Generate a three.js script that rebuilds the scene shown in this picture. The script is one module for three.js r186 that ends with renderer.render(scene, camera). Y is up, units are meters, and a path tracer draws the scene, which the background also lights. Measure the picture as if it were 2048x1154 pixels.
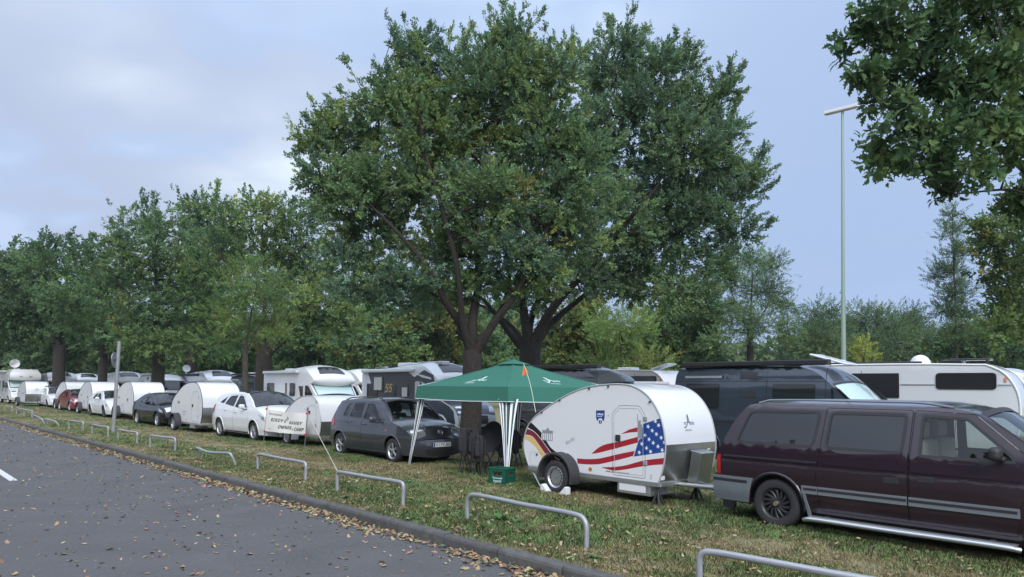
import * as THREE from 'three';
import { mergeGeometries } from 'three/addons/utils/BufferGeometryUtils.js';
import { TessellateModifier } from 'three/addons/modifiers/TessellateModifier.js';
import { ImprovedNoise } from 'three/addons/math/ImprovedNoise.js';
import { RoundedBoxGeometry } from 'three/addons/geometries/RoundedBoxGeometry.js';

// ------------------------------------------------------------------ camera, sky, sun, exposure
const F = 1420, PW = 2048, PH = 1154, PITCH = THREE.MathUtils.degToRad(2.3), ROLL = 0.0125, EYE = 1.8;
const scene = new THREE.Scene();
const camera = new THREE.PerspectiveCamera(2 * Math.atan(PH / 2 / F) * 180 / Math.PI, PW / PH, 0.1, 1500);
camera.position.set(0, EYE, 0);
camera.rotation.order = 'YXZ';
camera.rotation.set(PITCH, 0, ROLL);
camera.setViewOffset(PW, PH, 0, PH / 2 - (777.5 - F * Math.tan(PITCH)), PW, PH);
camera.updateProjectionMatrix(); camera.updateMatrixWorld(true);
const renderer = new THREE.WebGLRenderer({ antialias: true });
renderer.toneMapping = THREE.LinearToneMapping;
renderer.toneMappingExposure = 1.6;
renderer.shadowMap.enabled = true;

let _s = 1234567;
const seed = (n) => { _s = (n * 2654435761) >>> 0; };
const rnd = () => { _s = (_s + 0x6d2b79f5) | 0; let t = Math.imul(_s ^ (_s >>> 15), 1 | _s); t = (t + Math.imul(t ^ (t >>> 7), 61 | t)) ^ t; return ((t ^ (t >>> 14)) >>> 0) / 4294967296; };
const rr = (a, b) => a + (b - a) * rnd();
const gs = () => (rnd() + rnd() + rnd() + rnd() - 2) * 1.2;
const clamp = (x, a = 0, b = 1) => Math.min(b, Math.max(a, x));
const lerp = (a, b, t) => a + (b - a) * t;
const sst = (a, b, x) => { const t = clamp((x - a) / (b - a)); return t * t * (3 - 2 * t); };
const noise = new ImprovedNoise();
const fbm = (x, y, z, o = 4) => { let s = 0, a = 0.5, f = 1; for (let i = 0; i < o; i++) { s += a * noise.noise(x * f, y * f, z * f); a *= 0.5; f *= 2.03; } return s; };
const SUN = new THREE.Vector3(0.12, 0.6, 0.8).normalize();

{ // overcast evening sky: pale blue haze on the right, grey cloud with brighter breaks on the left, brighter towards the zenith and the hidden sun
  const W = 2048, H = 1024, d = new Float32Array(W * H * 4);
  const dirOf = (az, el) => [Math.sin(az) * Math.cos(el), Math.sin(el), -Math.cos(az) * Math.cos(el)];
  const R = Math.PI / 180;
  const breaks = [[dirOf(-29.5 * R, 22 * R), 0.07, 0.42], [dirOf(-18 * R, 16.5 * R), 0.07, 0.42], [dirOf(-22 * R, 15.5 * R), 0.08, 0.3], [dirOf(3 * R, 29 * R), 0.16, 0.5], [dirOf(-12 * R, 30 * R), 0.15, 0.28], [dirOf(-36 * R, 28 * R), 0.09, 0.2]];
  for (let j = 0; j < H; j++) for (let i = 0; i < W; i++) {
    const ph = ((i + 0.5) / W - 0.5) * 2 * Math.PI, th = ((j + 0.5) / H - 0.5) * Math.PI;
    const x = Math.cos(ph) * Math.cos(th), y = Math.sin(th), z = Math.sin(ph) * Math.cos(th);
    const q = 1 / (Math.max(y, 0) + 0.22);
    const n1 = fbm(x * q * 1.1 + 3.1, z * q * 1.5 + 7.7, 0.5, 5), n2 = fbm(x * q * 2.7 - 5, z * q * 3.3 + 1.2, 4.2, 4);
    const cover = sst(0.25, -0.55, x) * 0.75 + 0.25;                    // more broken cloud to the left, thin veil to the right
    const up = Math.max(y, 0);
    let L = 0.78 + 0.08 * up;
    const s = x * 0.06 + y * 0.42 + z * 0.9, far = 1.15 * sst(0.42, 1.0, up) + 1.25 * sst(-0.25, 0.85, s);   // brighter overhead and on the sun's side, behind the camera
    let r = 0.335, g = 0.445, b = 0.665;
    const c = clamp((n1 * 2.5 + n2 * 1.3) * cover + 0.1 * cover, -0.6, 0.7);
    const k = sst(-0.15, 0.45, c) * cover;                             // grey cloud body
    r = lerp(r, 0.385, k * 0.85); g = lerp(g, 0.45, k * 0.85); b = lerp(b, 0.6, k * 0.85);
    const l = sst(0.05, -0.35, c) * cover * 0.35;                       // thin bright edges
    r += 0.16 * l; g += 0.16 * l; b += 0.13 * l; { const a = 0.75 * sst(0.05, -0.55, x) * (1 - k * 0.8); r += 0.075 * a; g += 0.07 * a; b += 0.055 * a; }
    for (const [d0, w, a] of breaks) { const e = (1 - (x * d0[0] + y * d0[1] + z * d0[2])) / (w * w) * 2; const m = a * Math.exp(-e) * (0.7 + 2.6 * (n2 + n1 * 0.6)); if (m > 0) { r += 0.24 * m; g += 0.25 * m; b += 0.20 * m; } }
    const hz = Math.exp(-Math.max(y, 0) / 0.09) * 0.5 * sst(0.35, -0.5, x);
    r = lerp(r, 0.52, hz); g = lerp(g, 0.56, hz); b = lerp(b, 0.70, hz);
    if (y < 0) { const t = sst(0, -0.12, y); r = lerp(r, 0.16, t); g = lerp(g, 0.17, t); b = lerp(b, 0.16, t); L = lerp(L, 1, t); }
    const o = (j * W + i) * 4; const fw = y < 0 ? 0 : far * (0.85 + 0.5 * n1); d[o] = r * L + 0.49 * fw; d[o + 1] = g * L + 0.535 * fw; d[o + 2] = b * L + 0.60 * fw; d[o + 3] = 1;
  }
  const t = new THREE.DataTexture(d, W, H, THREE.RGBAFormat, THREE.FloatType);
  t.mapping = THREE.EquirectangularReflectionMapping; t.magFilter = THREE.LinearFilter; t.needsUpdate = true;
  scene.background = t; scene.environment = t;
}
const sun = new THREE.DirectionalLight(new THREE.Color(1.0, 0.94, 0.87), 1.5);
sun.position.copy(SUN).multiplyScalar(80); sun.castShadow = true; sun.shadow.radius = 30; sun.shadow.mapSize.set(2048, 2048);
Object.assign(sun.shadow.camera, { left: -70, right: 70, top: 60, bottom: -60, near: 1, far: 220 });
scene.add(sun); scene.add(sun.target);
scene.fog = new THREE.FogExp2(new THREE.Color(0.55, 0.63, 0.75), 0.00022);

// ------------------------------------------------------------------ helpers
const V = (x, y, z) => new THREE.Vector3(x, y, z);
const ray = (px, py) => { const v = V(px / PW * 2 - 1, 1 - py / PH * 2, 0.5).unproject(camera); return v.sub(camera.position).normalize(); };
const G = (px, py, y = 0) => { const d = ray(px, py); return camera.position.clone().addScaledVector(d, (y - EYE) / d.y); };      // a place on the ground read off the photograph
const AT = (px, py, depth) => { const d = ray(px, py); return camera.position.clone().addScaledVector(d, depth / -d.z); };
const ANG = 42.5 * Math.PI / 180;
const UD = V(-Math.sin(ANG), 0, -Math.cos(ANG)), ND = V(Math.cos(ANG), 0, -Math.sin(ANG));       // along the parked row, and across it away from the road
const UN = (u, n, y = 0) => V(0, y, 0).addScaledVector(UD, u).addScaledVector(ND, n);
const names = new Map();
const numbered = (n) => { const k = names.get(n) || 0; names.set(n, k + 1); return k ? `${n}_${String(k).padStart(3, '0')}` : n; };
function tag(o, label, category, group, kind) { if (label) o.userData.label = label; if (category) o.userData.category = category; if (group) o.userData.group = group; if (kind) o.userData.kind = kind; return o; }
function thing(name, label, category, group) { const g = new THREE.Group(); g.name = numbered(name); scene.add(g); return tag(g, label, category, group); }
function mesh(name, geo, mat, parent) { const m = new THREE.Mesh(geo, mat); m.name = parent === scene ? numbered(name) : name; m.castShadow = m.receiveShadow = true; parent.add(m); return m; }
const C = (r, g, b) => new THREE.Color(r, g, b);
const std = (r, g, b, rough = 0.6, metal = 0, extra = {}) => new THREE.MeshStandardMaterial({ color: C(r, g, b), roughness: rough, metalness: metal, ...extra });
const phys = (o) => new THREE.MeshPhysicalMaterial(o);
const bx = (sx, sy, sz, x = 0, y = 0, z = 0, r = 0.01, rot) => { const g = r > 0 ? new RoundedBoxGeometry(sx, sy, sz, 2, Math.min(r, sx / 2.1, sy / 2.1, sz / 2.1)) : new THREE.BoxGeometry(sx, sy, sz); if (rot) g.rotateX(rot[0]).rotateY(rot[1]).rotateZ(rot[2]); return g.translate(x, y, z); };
const clean = (g) => { const n = g.index ? g.toNonIndexed() : g; for (const k of Object.keys(n.attributes)) if (!['position', 'normal', 'uv'].includes(k)) n.deleteAttribute(k); return n; };
const merge = (list) => mergeGeometries(list.map(clean));
function tubeGeo(pts, r, radial = 8, seg, closed = false) { return new THREE.TubeGeometry(new THREE.CatmullRomCurve3(pts.map((p) => Array.isArray(p) ? V(...p) : p), closed, 'centripetal'), seg || pts.length * 4, r, radial, closed); }
function bar(a, b, r0, r1 = r0, n = 8) { const A = Array.isArray(a) ? V(...a) : a, B = Array.isArray(b) ? V(...b) : b, d = B.clone().sub(A), g = new THREE.CylinderGeometry(r1, r0, d.length(), n); g.applyQuaternion(new THREE.Quaternion().setFromUnitVectors(V(0, 1, 0), d.clone().normalize())); return g.translate(...A.clone().addScaledVector(d, 0.5).toArray()); }
// tapered limbs collected in one geometry
class Wood {
  constructor() { this.p = []; this.n = []; this.uv = []; this.i = []; }
  limb(pts, r0, r1, rad = 6) {
    const c = pts.length, base = this.p.length / 3, T = V(0, 0, 0), A = V(0, 0, 0), B = V(0, 0, 0); let len = 0;
    for (let k = 0; k < c; k++) {
      T.copy(pts[Math.min(k + 1, c - 1)]).sub(pts[Math.max(k - 1, 0)]).normalize();
      A.set(0, 0, 1).cross(T); if (A.lengthSq() < 0.02) A.set(1, 0, 0).cross(T); A.normalize(); B.copy(T).cross(A);
      if (k) len += pts[k].distanceTo(pts[k - 1]);
      const r = lerp(r0, r1, Math.pow(k / (c - 1), 0.8));
      for (let j = 0; j <= rad; j++) { const a = j / rad * 2 * Math.PI, x = Math.cos(a), y = Math.sin(a), nx = A.x * x + B.x * y, ny = A.y * x + B.y * y, nz = A.z * x + B.z * y; this.p.push(pts[k].x + nx * r, pts[k].y + ny * r, pts[k].z + nz * r); this.n.push(nx, ny, nz); this.uv.push(j / rad * Math.max(1, Math.round(r0 * 6)), len); }
    }
    for (let k = 0; k < c - 1; k++) for (let j = 0; j < rad; j++) { const a = base + k * (rad + 1) + j, b = a + rad + 1; this.i.push(a, a + 1, b, b, a + 1, b + 1); }
  }
  geo() { const g = new THREE.BufferGeometry(); g.setAttribute('position', new THREE.Float32BufferAttribute(this.p, 3)); g.setAttribute('normal', new THREE.Float32BufferAttribute(this.n, 3)); g.setAttribute('uv', new THREE.Float32BufferAttribute(this.uv, 2)); g.setIndex(this.i); return g; }
}
const spline = (pts, n) => new THREE.CatmullRomCurve3(pts, false, 'centripetal').getPoints(n);
function dataTex(w, h, fn, srgb = true, rep) {
  const d = new Uint8Array(w * h * 4);
  for (let j = 0; j < h; j++) for (let i = 0; i < w; i++) { const c = fn(i / w, j / h, i, j), o = (j * w + i) * 4; for (let k = 0; k < 3; k++) { const v = clamp(Array.isArray(c) ? c[k] : c); d[o + k] = 255 * (srgb ? (v <= 0.0031308 ? v * 12.92 : 1.055 * Math.pow(v, 1 / 2.4) - 0.055) : v); } d[o + 3] = 255; }
  const t = new THREE.DataTexture(d, w, h); t.wrapS = t.wrapT = THREE.RepeatWrapping; t.magFilter = THREE.LinearFilter; t.minFilter = THREE.LinearMipmapLinearFilter; t.colorSpace = srgb ? THREE.SRGBColorSpace : THREE.NoColorSpace; if (rep) t.repeat.set(rep, rep); t.needsUpdate = true; return t;
}
function canvasTex(w, h, draw) { const c = document.createElement('canvas'); c.width = w; c.height = h; draw(c.getContext('2d'), w, h); const t = new THREE.CanvasTexture(c); t.colorSpace = THREE.SRGBColorSpace; t.needsUpdate = true; return t; }
const tn = (u, v, f, o, z = 0) => { // tileable noise
  const a = fbm(u * f, v * f, z, o), b = fbm((u - 1) * f, v * f, z, o), c = fbm(u * f, (v - 1) * f, z, o), d = fbm((u - 1) * f, (v - 1) * f, z, o);
  return a * (1 - u) * (1 - v) + b * u * (1 - v) + c * (1 - u) * v + d * u * v;
};
// ------------------------------------------------------------------ ground, road, kerb
const KN = 5.46, ROADY = -0.13;           // kerb's back edge lies KN from the camera across the row
function sheet(name, pts, y, mat, cat) {  // flat polygon in (u, n)
  const sh = new THREE.Shape(pts.map(([u, n]) => new THREE.Vector2(u, n))), g = new THREE.ShapeGeometry(sh), p = g.attributes.position, uv = g.attributes.uv, nn = g.attributes.normal;
  for (let i = 0; i < p.count; i++) { const u = p.getX(i), n = p.getY(i), w = UN(u, n, y); uv.setXY(i, u, n); p.setXYZ(i, w.x, w.y, w.z); nn.setXYZ(i, 0, 1, 0); }
  g.index && g.setIndex([...g.index.array].reverse());
  const m = mesh(name, g, mat, scene); tag(m, null, null, null, 'structure'); return m;
}
const grassTone = (u, n) => { const a = fbm(u * 0.35, n * 0.55, 2.3, 4), b = fbm(u * 1.7, n * 1.9, 8.1, 3); return clamp(0.42 + a * 1.4 + b * 0.7 - (n < 6.6 ? 0.18 * sst(6.6, 5.6, n) : 0) - 0.25 * sst(1.1, 0, Math.abs(n - 8.3)) ); };   // 1 lush, 0 straw
const soilTex = dataTex(1024, 1024, (u, v) => {
  const a = tn(u, v, 6, 5), b = tn(u, v, 40, 3, 3), c = tn(u, v, 160, 2, 7);
  const t = clamp(0.5 + a * 0.9 + b * 0.9 + c * 0.6);
  return [lerp(0.13, 0.25, t) + c * 0.03, lerp(0.12, 0.215, t) + c * 0.03, lerp(0.065, 0.115, t) + c * 0.015];
});
soilTex.repeat.set(1 / 6, 1 / 6);
const soilBump = dataTex(512, 512, (u, v) => 0.5 + tn(u, v, 60, 3, 1) * 0.8, false); soilBump.repeat.set(0.7, 0.7);
const soil = new THREE.MeshStandardMaterial({ map: soilTex, bumpMap: soilBump, bumpScale: 0.025, roughness: 1 });
sheet('ground', [[-300, KN], [500, KN], [500, 500], [-300, 500]], 0, soil);
sheet('verge', [[-300, -300], [500, -300], [500, -1.75], [-300, -1.75]], 0, soil);
const asphTex = dataTex(1024, 1024, (u, v, i, j) => {
  const a = tn(u, v, 5, 4), b = tn(u, v, 90, 2, 5); seed(i * 7919 + j * 104729 + 13); rnd(); const c = rnd(), sp = rnd() > 0.965 ? 0.07 : 0;
  const k = 0.076 + a * 0.03 + b * 0.035 + (c - 0.5) * 0.045 + sp; return [k * 1.02, k * 0.985, k * 1.0];
});
asphTex.repeat.set(0.25, 0.25);
const asphBump = dataTex(512, 512, (u, v, i, j) => { seed(i * 31 + j * 7907 + 5); rnd(); return 0.4 + 0.4 * rnd() + tn(u, v, 60, 2) * 0.5; }, false); asphBump.repeat.set(0.8, 0.8);
const asphalt = new THREE.MeshStandardMaterial({ map: asphTex, bumpMap: asphBump, bumpScale: 0.006, roughness: 0.86 });
const road = new THREE.Group(); road.name = 'road'; scene.add(road); tag(road, null, null, null, 'structure');
{ const m = sheet('road_surface', [[-300, -1.75], [500, -1.75], [500, KN], [-300, KN]], ROADY, asphalt); delete m.userData.kind; road.add(m); }
{ // worn centre dashes
  const tex = dataTex(256, 64, (u, v) => { const w = tn(u, v, 30, 3) + tn(u, v, 9, 2, 4); return w > 0.28 ? [0.14, 0.14, 0.14] : [0.52 + w * 0.2, 0.52 + w * 0.2, 0.51 + w * 0.2]; });
  const m = new THREE.MeshStandardMaterial({ map: tex, roughness: 0.8 }); const e = G(20, 962, ROADY), u0 = e.dot(UD), n0 = e.dot(ND);
  for (let k = 0; k < 8; k++) {
    const g = new THREE.PlaneGeometry(3, 0.14).rotateX(-Math.PI / 2).rotateY(-Math.atan2(UD.z, UD.x)); const q = mesh('lane_dash', g, m, road); q.position.copy(UN(u0 + 1.5 + k * 7, n0 + 0.06, ROADY + 0.004));
  }
}
{ // kerb of single concrete stones
  const tex = dataTex(512, 256, (u, v) => { const a = tn(u, v, 8, 4), b = tn(u, v, 70, 2, 3), l = tn(u, v, 16, 2, 9); const k = 0.075 + a * 0.06 + b * 0.04; return l > 0.3 ? [0.22 + b * 0.2, 0.22 + b * 0.2, 0.2 + b * 0.2] : [k * 1.02, k, k * 0.97]; });
  const kerb = new THREE.Group(); kerb.name = 'kerb'; scene.add(kerb); tag(kerb, null, null, null, 'structure');
  const bump = dataTex(256, 256, (u, v) => 0.5 + tn(u, v, 40, 3) * 0.8, false);
  const mats = [0.92, 1, 1.1].map((k) => new THREE.MeshStandardMaterial({ map: tex, bumpMap: bump, bumpScale: 0.006, color: C(k, k, k), roughness: 0.95 }));
  const geos = [0, 1, 2, 3].map((v) => {
    seed(90 + v); const j = () => rr(-0.004, 0.004);
    const s = new THREE.Shape([[0, -0.3], [0.15, -0.3], [0.15, 0.0 + j()], [0.035, 0.004 + j()], [0.014, -0.006], [0.003, -0.03]].map((p) => new THREE.Vector2(...p)));
    const g = new THREE.ExtrudeGeometry(s, { depth: 0.966, bevelEnabled: true, bevelSize: 0.006, bevelThickness: 0.006, bevelSegments: 1 });
    const uv = g.attributes.uv, p = g.attributes.position; for (let i = 0; i < p.count; i++) uv.setXY(i, p.getZ(i) + v * 0.27, p.getX(i) + p.getY(i) + v * 0.4); return g;
  });
  const basis = new THREE.Matrix4().makeBasis(ND, V(0, 1, 0), UD.clone().negate()), q = new THREE.Quaternion().setFromRotationMatrix(basis);
  for (let k = 0; k < 96; k++) { seed(500 + k); const s = mesh('kerb_stone', geos[k % 4], mats[(rnd() * 3) | 0], kerb); s.quaternion.copy(q); s.rotateZ(rr(-0.02, 0.02)); s.position.copy(UN(k - 5, KN - 0.14 + rr(-0.006, 0.006), rr(-0.006, 0.008))); s.rotateY(rr(-0.006, 0.006)); }
  // far-side kerb, one run behind the camera
  const far = mesh('far_kerb', new THREE.BoxGeometry(0.15, 0.3, 300), mats[1], scene); far.quaternion.copy(q); far.position.copy(UN(80, -1.75, -0.15)); tag(far, null, null, null, 'structure');
}

// ------------------------------------------------------------------ grass, weeds, fallen leaves
function bladeTuft(sd, n, h, spread, w) {
  seed(sd); const p = [], nn = [], uv = [];
  for (let i = 0; i < n; i++) {
    const a = rnd() * 6.28, r = spread * Math.sqrt(rnd()), x = Math.cos(a) * r, z = Math.sin(a) * r, hh = h * rr(0.45, 1.1), b = rnd() * 6.28, lean = rr(0.15, 1.0) * hh, lx = Math.cos(b) * lean, lz = Math.sin(b) * lean, c = b + rr(-1.6, 1.6), wx = Math.cos(c) * w * rr(0.7, 1.3), wz = Math.sin(c) * w;
    const q = [[x - wx, 0, z - wz], [x + wx, 0, z + wz], [x + lx * 0.4 + wx * 0.7, hh * 0.62, z + lz * 0.4 + wz * 0.7], [x + lx * 0.4 - wx * 0.7, hh * 0.62, z + lz * 0.4 - wz * 0.7], [x + lx, hh * 0.92, z + lz]];
    for (const t of [[0, 1, 2], [0, 2, 3], [3, 2, 4]]) { for (const k of t) { p.push(...q[k]); nn.push(-wz * 3, 0.6, wx * 3); uv.push(0.5, q[k][1] / h); } }
  }
  const g = new THREE.BufferGeometry(); g.setAttribute('position', new THREE.Float32BufferAttribute(p, 3)); g.setAttribute('normal', new THREE.Float32BufferAttribute(nn, 3)); g.setAttribute('uv', new THREE.Float32BufferAttribute(uv, 2)); g.normalizeNormals(); return g;
}
const leafy = (rough = 0.75, tr = 0.25) => phys({ color: C(1, 1, 1), roughness: rough, transmission: tr, thickness: 0, side: THREE.DoubleSide, ior: 1.3, specularIntensity: 0.3 });
const grassMat = leafy(0.8, 0.15);
const inst = (name, geo, mat, list, parent) => { // list of [pos, quat, scale, color]
  const m = new THREE.InstancedMesh(geo, mat, list.length), M = new THREE.Matrix4(), S = V(1, 1, 1);
  list.forEach(([p, q, s, c], i) => { S.setScalar(s); if (s.isVector3) S.copy(s); M.compose(p, q, S); m.setMatrixAt(i, M); if (c) m.setColorAt(i, c); });
  m.name = parent === scene ? numbered(name) : name; m.castShadow = m.receiveShadow = true; parent.add(m); return m;
};
const YUP = V(0, 1, 0), qy = (a) => new THREE.Quaternion().setFromAxisAngle(YUP, a);
const SEEN = (p, m = 60) => { const q = p.clone().project(camera); return q.z < 1 && q.x > -1 - m / 1024 && q.x < 1 + m / 1024 && q.y > -1 - m / 577 && q.y < 1 + m / 577; };
{
  const kinds = [[], [], []];
  seed(77);
  const add = (u, n, sc) => {
    const p = UN(u, n, -0.004); if (!SEEN(p)) return; if (rnd() < 0.75 * sst(0.02, 0.3, fbm(u * 0.9, n * 2.2, 12, 3) + 0.25 - 0.5 * Math.abs(n - 7.9))) return;
    const t = grassTone(u, n) + rr(-0.28, 0.28), dry = t < 0.36;
    const c = dry ? C(rr(0.34, 0.5), rr(0.3, 0.42), rr(0.16, 0.22)) : C(lerp(0.3, 0.17, t) * rr(0.75, 1.25), lerp(0.33, 0.27, t) * rr(0.75, 1.25), lerp(0.14, 0.095, t));
    if (rnd() < 0.06) c.setRGB(0.10, 0.085, 0.05);
    const k = t > 0.62 ? 1 : t < 0.34 ? 2 : 0;
    kinds[k].push([p, qy(rnd() * 6.28), sc * rr(0.7, 1.25) * (0.75 + 0.5 * clamp(t)), c]);
  };
  for (let i = 0; i < 62000; i++) { const n = KN + 0.03 + 4.4 * Math.pow(rnd(), 1.0), u = -2 + 20 * Math.pow(rnd(), 1.25); add(u, n, 1); }
  for (let i = 0; i < 30000; i++) { const u = 16 + 62 * Math.pow(rnd(), 1.5), n = KN + 0.03 + 5.5 * rnd(); add(u, n, 1.15); }
  for (let i = 0; i < 24000; i++) { const u = -2 + 40 * Math.pow(rnd(), 1.3), n = 9.6 + 6 * rnd(); add(u, n, 1.15); }
  const geos = [bladeTuft(1, 24, 0.05, 0.075, 0.0026), bladeTuft(2, 24, 0.058, 0.088, 0.0028), bladeTuft(3, 22, 0.042, 0.09, 0.0022)];
  const g = new THREE.Group(); g.name = 'grass'; scene.add(g); tag(g, 'mown grass with straw patches between the kerb and the vehicles', 'grass', null, 'stuff');
  kinds.forEach((l, k) => inst(['short_grass', 'lush_grass', 'dry_grass'][k], geos[k], grassMat, l, g));
}
function lobedLeaf(lobes, w, curl, len = 1) { // outline of a lobed leaf with a folded midrib, stalk at the origin, tip at +x
  const top = []; for (let i = 0; i <= lobes * 2; i++) { const t = i / (lobes * 2), env = Math.sin(Math.PI * Math.min(1, 0.12 + t * 0.9)) * w; top.push([t * len, env * (i % 2 ? 1 : 0.5)]); }
  const p = [], bend = (x, z) => [x, curl * (x * x) - curl * 0.55 * x + Math.abs(z) * 0.3, z];
  for (const s of [1, -1]) for (let i = 0; i < top.length - 1; i++) { const a = bend(top[i][0], 0), b = bend(top[i + 1][0], 0), c = bend(top[i][0] + (i % 2 ? 0.08 : 0), top[i][1] * s), d = bend(top[i + 1][0] + (i % 2 ? 0 : 0.08), top[i + 1][1] * s); p.push(...a, ...b, ...d, ...a, ...d, ...c); }
  const g = new THREE.BufferGeometry(); g.setAttribute('position', new THREE.Float32BufferAttribute(p, 3)); g.setAttribute('uv', new THREE.Float32BufferAttribute(new Array(p.length / 3 * 2).fill(0.5), 2)); g.computeVertexNormals(); return g;
}
{ // fallen leaves: the nearest as single leaves, the rest as litter in the gutter, on the road and in the grass
  const geos = [lobedLeaf(3, 0.42, 0.5), lobedLeaf(3, 0.36, -0.5), lobedLeaf(4, 0.4, 0.2), lobedLeaf(2, 0.5, 0.9)].map((g) => g.translate(-0.5, 0.03, 0));
  const tone = () => { const k = rnd(); return k < 0.42 ? C(rr(0.22, 0.34), rr(0.145, 0.22), rr(0.085, 0.12)) : k < 0.68 ? C(rr(0.13, 0.2), rr(0.095, 0.13), rr(0.06, 0.085)) : k < 0.88 ? C(rr(0.28, 0.38), rr(0.24, 0.32), rr(0.14, 0.19)) : C(rr(0.16, 0.22), rr(0.2, 0.25), rr(0.1, 0.12)); };
  const tones = []; seed(31); for (let i = 0; i < 10; i++) tones.push(std(0, 0, 0, 0.85, 0, { color: tone(), side: THREE.DoubleSide }));
  const Q = () => new THREE.Quaternion().setFromEuler(new THREE.Euler(rr(-0.35, 0.35), rnd() * 6.28, rr(-0.35, 0.35)));
  const groups = { gutter: [[], [], [], []], road: [[], [], [], []], lawn: [[], [], [], []] }; let singles = 0;
  seed(4242);
  const drop = (where, u, n, y, s) => { const p = UN(u, n, y); if (!SEEN(p, 20)) return; if (where === 'road' && u < 10 && singles < 150 && p.length() < 10.5) { const m = mesh('fallen_leaf', geos[(rnd() * 4) | 0], tones[(rnd() * 10) | 0], road); m.position.copy(p); m.quaternion.copy(Q()); m.scale.setScalar(s * 1.15); singles++; return; } groups[where][(rnd() * 4) | 0].push([p, Q(), s, tone()]); };
  for (let i = 0; i < 7600; i++) { const u = -2 + 60 * Math.pow(rnd(), 1.6), heap = 0.5 + fbm(u * 0.9, 3, 1, 3) * 1.6, d = Math.abs(gs()) * 0.17 * (0.6 + clamp(heap)) ; if (rnd() > clamp(heap + 0.15) + (u > 9 ? 0.35 : 0)) continue; drop('gutter', u, KN - 0.17 - d, ROADY + 0.004 + rnd() * 0.035 * Math.exp(-d * 6), rr(0.04, 0.085)); }
  for (let i = 0; i < 3200; i++) { const u = -1 + 42 * Math.pow(rnd(), 1.35), n = KN - 0.2 - 4.4 * Math.pow(rnd(), 1.5); if (fbm(u * 0.8, n * 0.8, 6, 3) < -0.12 && rnd() < 0.7) continue; drop('road', u, n, ROADY + 0.004, rr(0.03, 0.07) * (rnd() < 0.3 ? 1.3 : 0.75)); }
  for (let i = 0; i < 2600; i++) { const u = -1 + 34 * Math.pow(rnd(), 1.4), n = KN + 0.03 + 3.6 * Math.pow(rnd(), 1.7); drop('lawn', u, n, 0.03 + rnd() * 0.03, rr(0.03, 0.065)); }
  const mat = std(1, 1, 1, 0.85, 0, { side: THREE.DoubleSide });
  for (const [k, nm, lab] of [['gutter', 'gutter_leaves', 'drift of brown fallen leaves along the foot of the kerb'], ['road', 'road_leaves', 'scattered small fallen leaves on the grey asphalt'], ['lawn', 'lawn_leaves', 'dry brown leaves lying in the grass strip']]) {
    const g = new THREE.Group(); g.name = nm; scene.add(g); tag(g, lab, 'fallen leaves', null, 'stuff'); groups[k].forEach((l, i) => l.length && inst('leaves', geos[i], mat, l, g));
  }
  // broad-leaved weeds in the verge
  const wl = lobedLeaf(4, 0.26, -0.5), wm = leafy(0.6, 0.2);
  const spots = [[1000, 1042, 0.9], [1030, 1048, .6], [690, 998, .5], [840, 1042, .4], [1190, 1120, .5], [1330, 1085, .4], [980, 1050, .4]];
  const l = []; seed(700);
  spots.forEach(([x, y, s]) => { const o = G(x, y); for (let i = 0; i < 34; i++) { const a = rnd() * 6.28, e = rr(0.1, 0.9), r = rnd() * 0.09 * s; l.push([V(o.x + Math.cos(a) * r, 0.015, o.z + Math.sin(a) * r), new THREE.Quaternion().setFromEuler(new THREE.Euler(0, -a, e, 'YXZ')), rr(0.08, 0.17) * s, C(rr(0.07, 0.11), rr(0.14, 0.2), rr(0.05, 0.07))]); } });
  tag(inst('weeds', wl, wm, l, scene), 'small broad-leaved green weeds growing in the grass verge', 'weeds', null, 'stuff');
}
// ------------------------------------------------------------------ trees
const barkTex = dataTex(256, 512, (u, v) => { const a = tn(u, v, 5, 3), r = Math.abs(tn(u * 1, v, 14, 3, 2)), k = 0.075 + a * 0.05 - clamp(0.12 - r) * 0.35; return [k * 1.05, k * 0.95, k * 0.82]; });
const barkBump = dataTex(256, 512, (u, v) => clamp(0.3 + Math.abs(tn(u, v, 14, 3, 2)) * 2.2), false);
const barkMat = (r, g, b) => new THREE.MeshStandardMaterial({ map: barkTex, bumpMap: barkBump, bumpScale: 0.03, color: C(r, g, b), roughness: 0.95 });
const BARK = { oak: barkMat(0.55, 0.5, 0.48), dark: barkMat(0.55, 0.5, 0.48), pale: barkMat(1.1, 1.1, 0.95), mid: barkMat(0.55, 0.52, 0.5) };
function sprayGeo(sd, n, len, leaf, wid, droop = 0) { // a twig of n leaves, each two folded halves
  seed(sd); const p = [];
  for (let i = 0; i < n; i++) {
    const t = (i + 0.5) / n, a = i * 2.4 + rnd(), o = V((t - 0.35) * len, rr(-0.05, 0.05) * len, rr(-0.05, 0.05) * len), d = V(0.55 + 0.6 * t, Math.cos(a) * 0.75 - droop, Math.sin(a) * 0.75).normalize(), up = V(rr(-0.5, 0.5), 1, rr(-0.5, 0.5)).normalize(), s = d.clone().cross(up).normalize(), l = leaf * rr(0.7, 1.25), w = l * wid, f = up.clone().cross(s); f.copy(s).cross(d);
    const m = o.clone().addScaledVector(d, l * 0.55), e = o.clone().addScaledVector(d, l), L = m.clone().addScaledVector(s, w).addScaledVector(f, w * 0.35), R = m.clone().addScaledVector(s, -w).addScaledVector(f, w * 0.35);
    for (const q of [o, e, L, o, R, e]) p.push(q.x, q.y, q.z);
  }
  const g = new THREE.BufferGeometry(); g.setAttribute('position', new THREE.Float32BufferAttribute(p, 3)); g.setAttribute('uv', new THREE.Float32BufferAttribute(new Array(p.length / 3 * 2).fill(0.5), 2)); g.computeVertexNormals(); return g;
}
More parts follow.
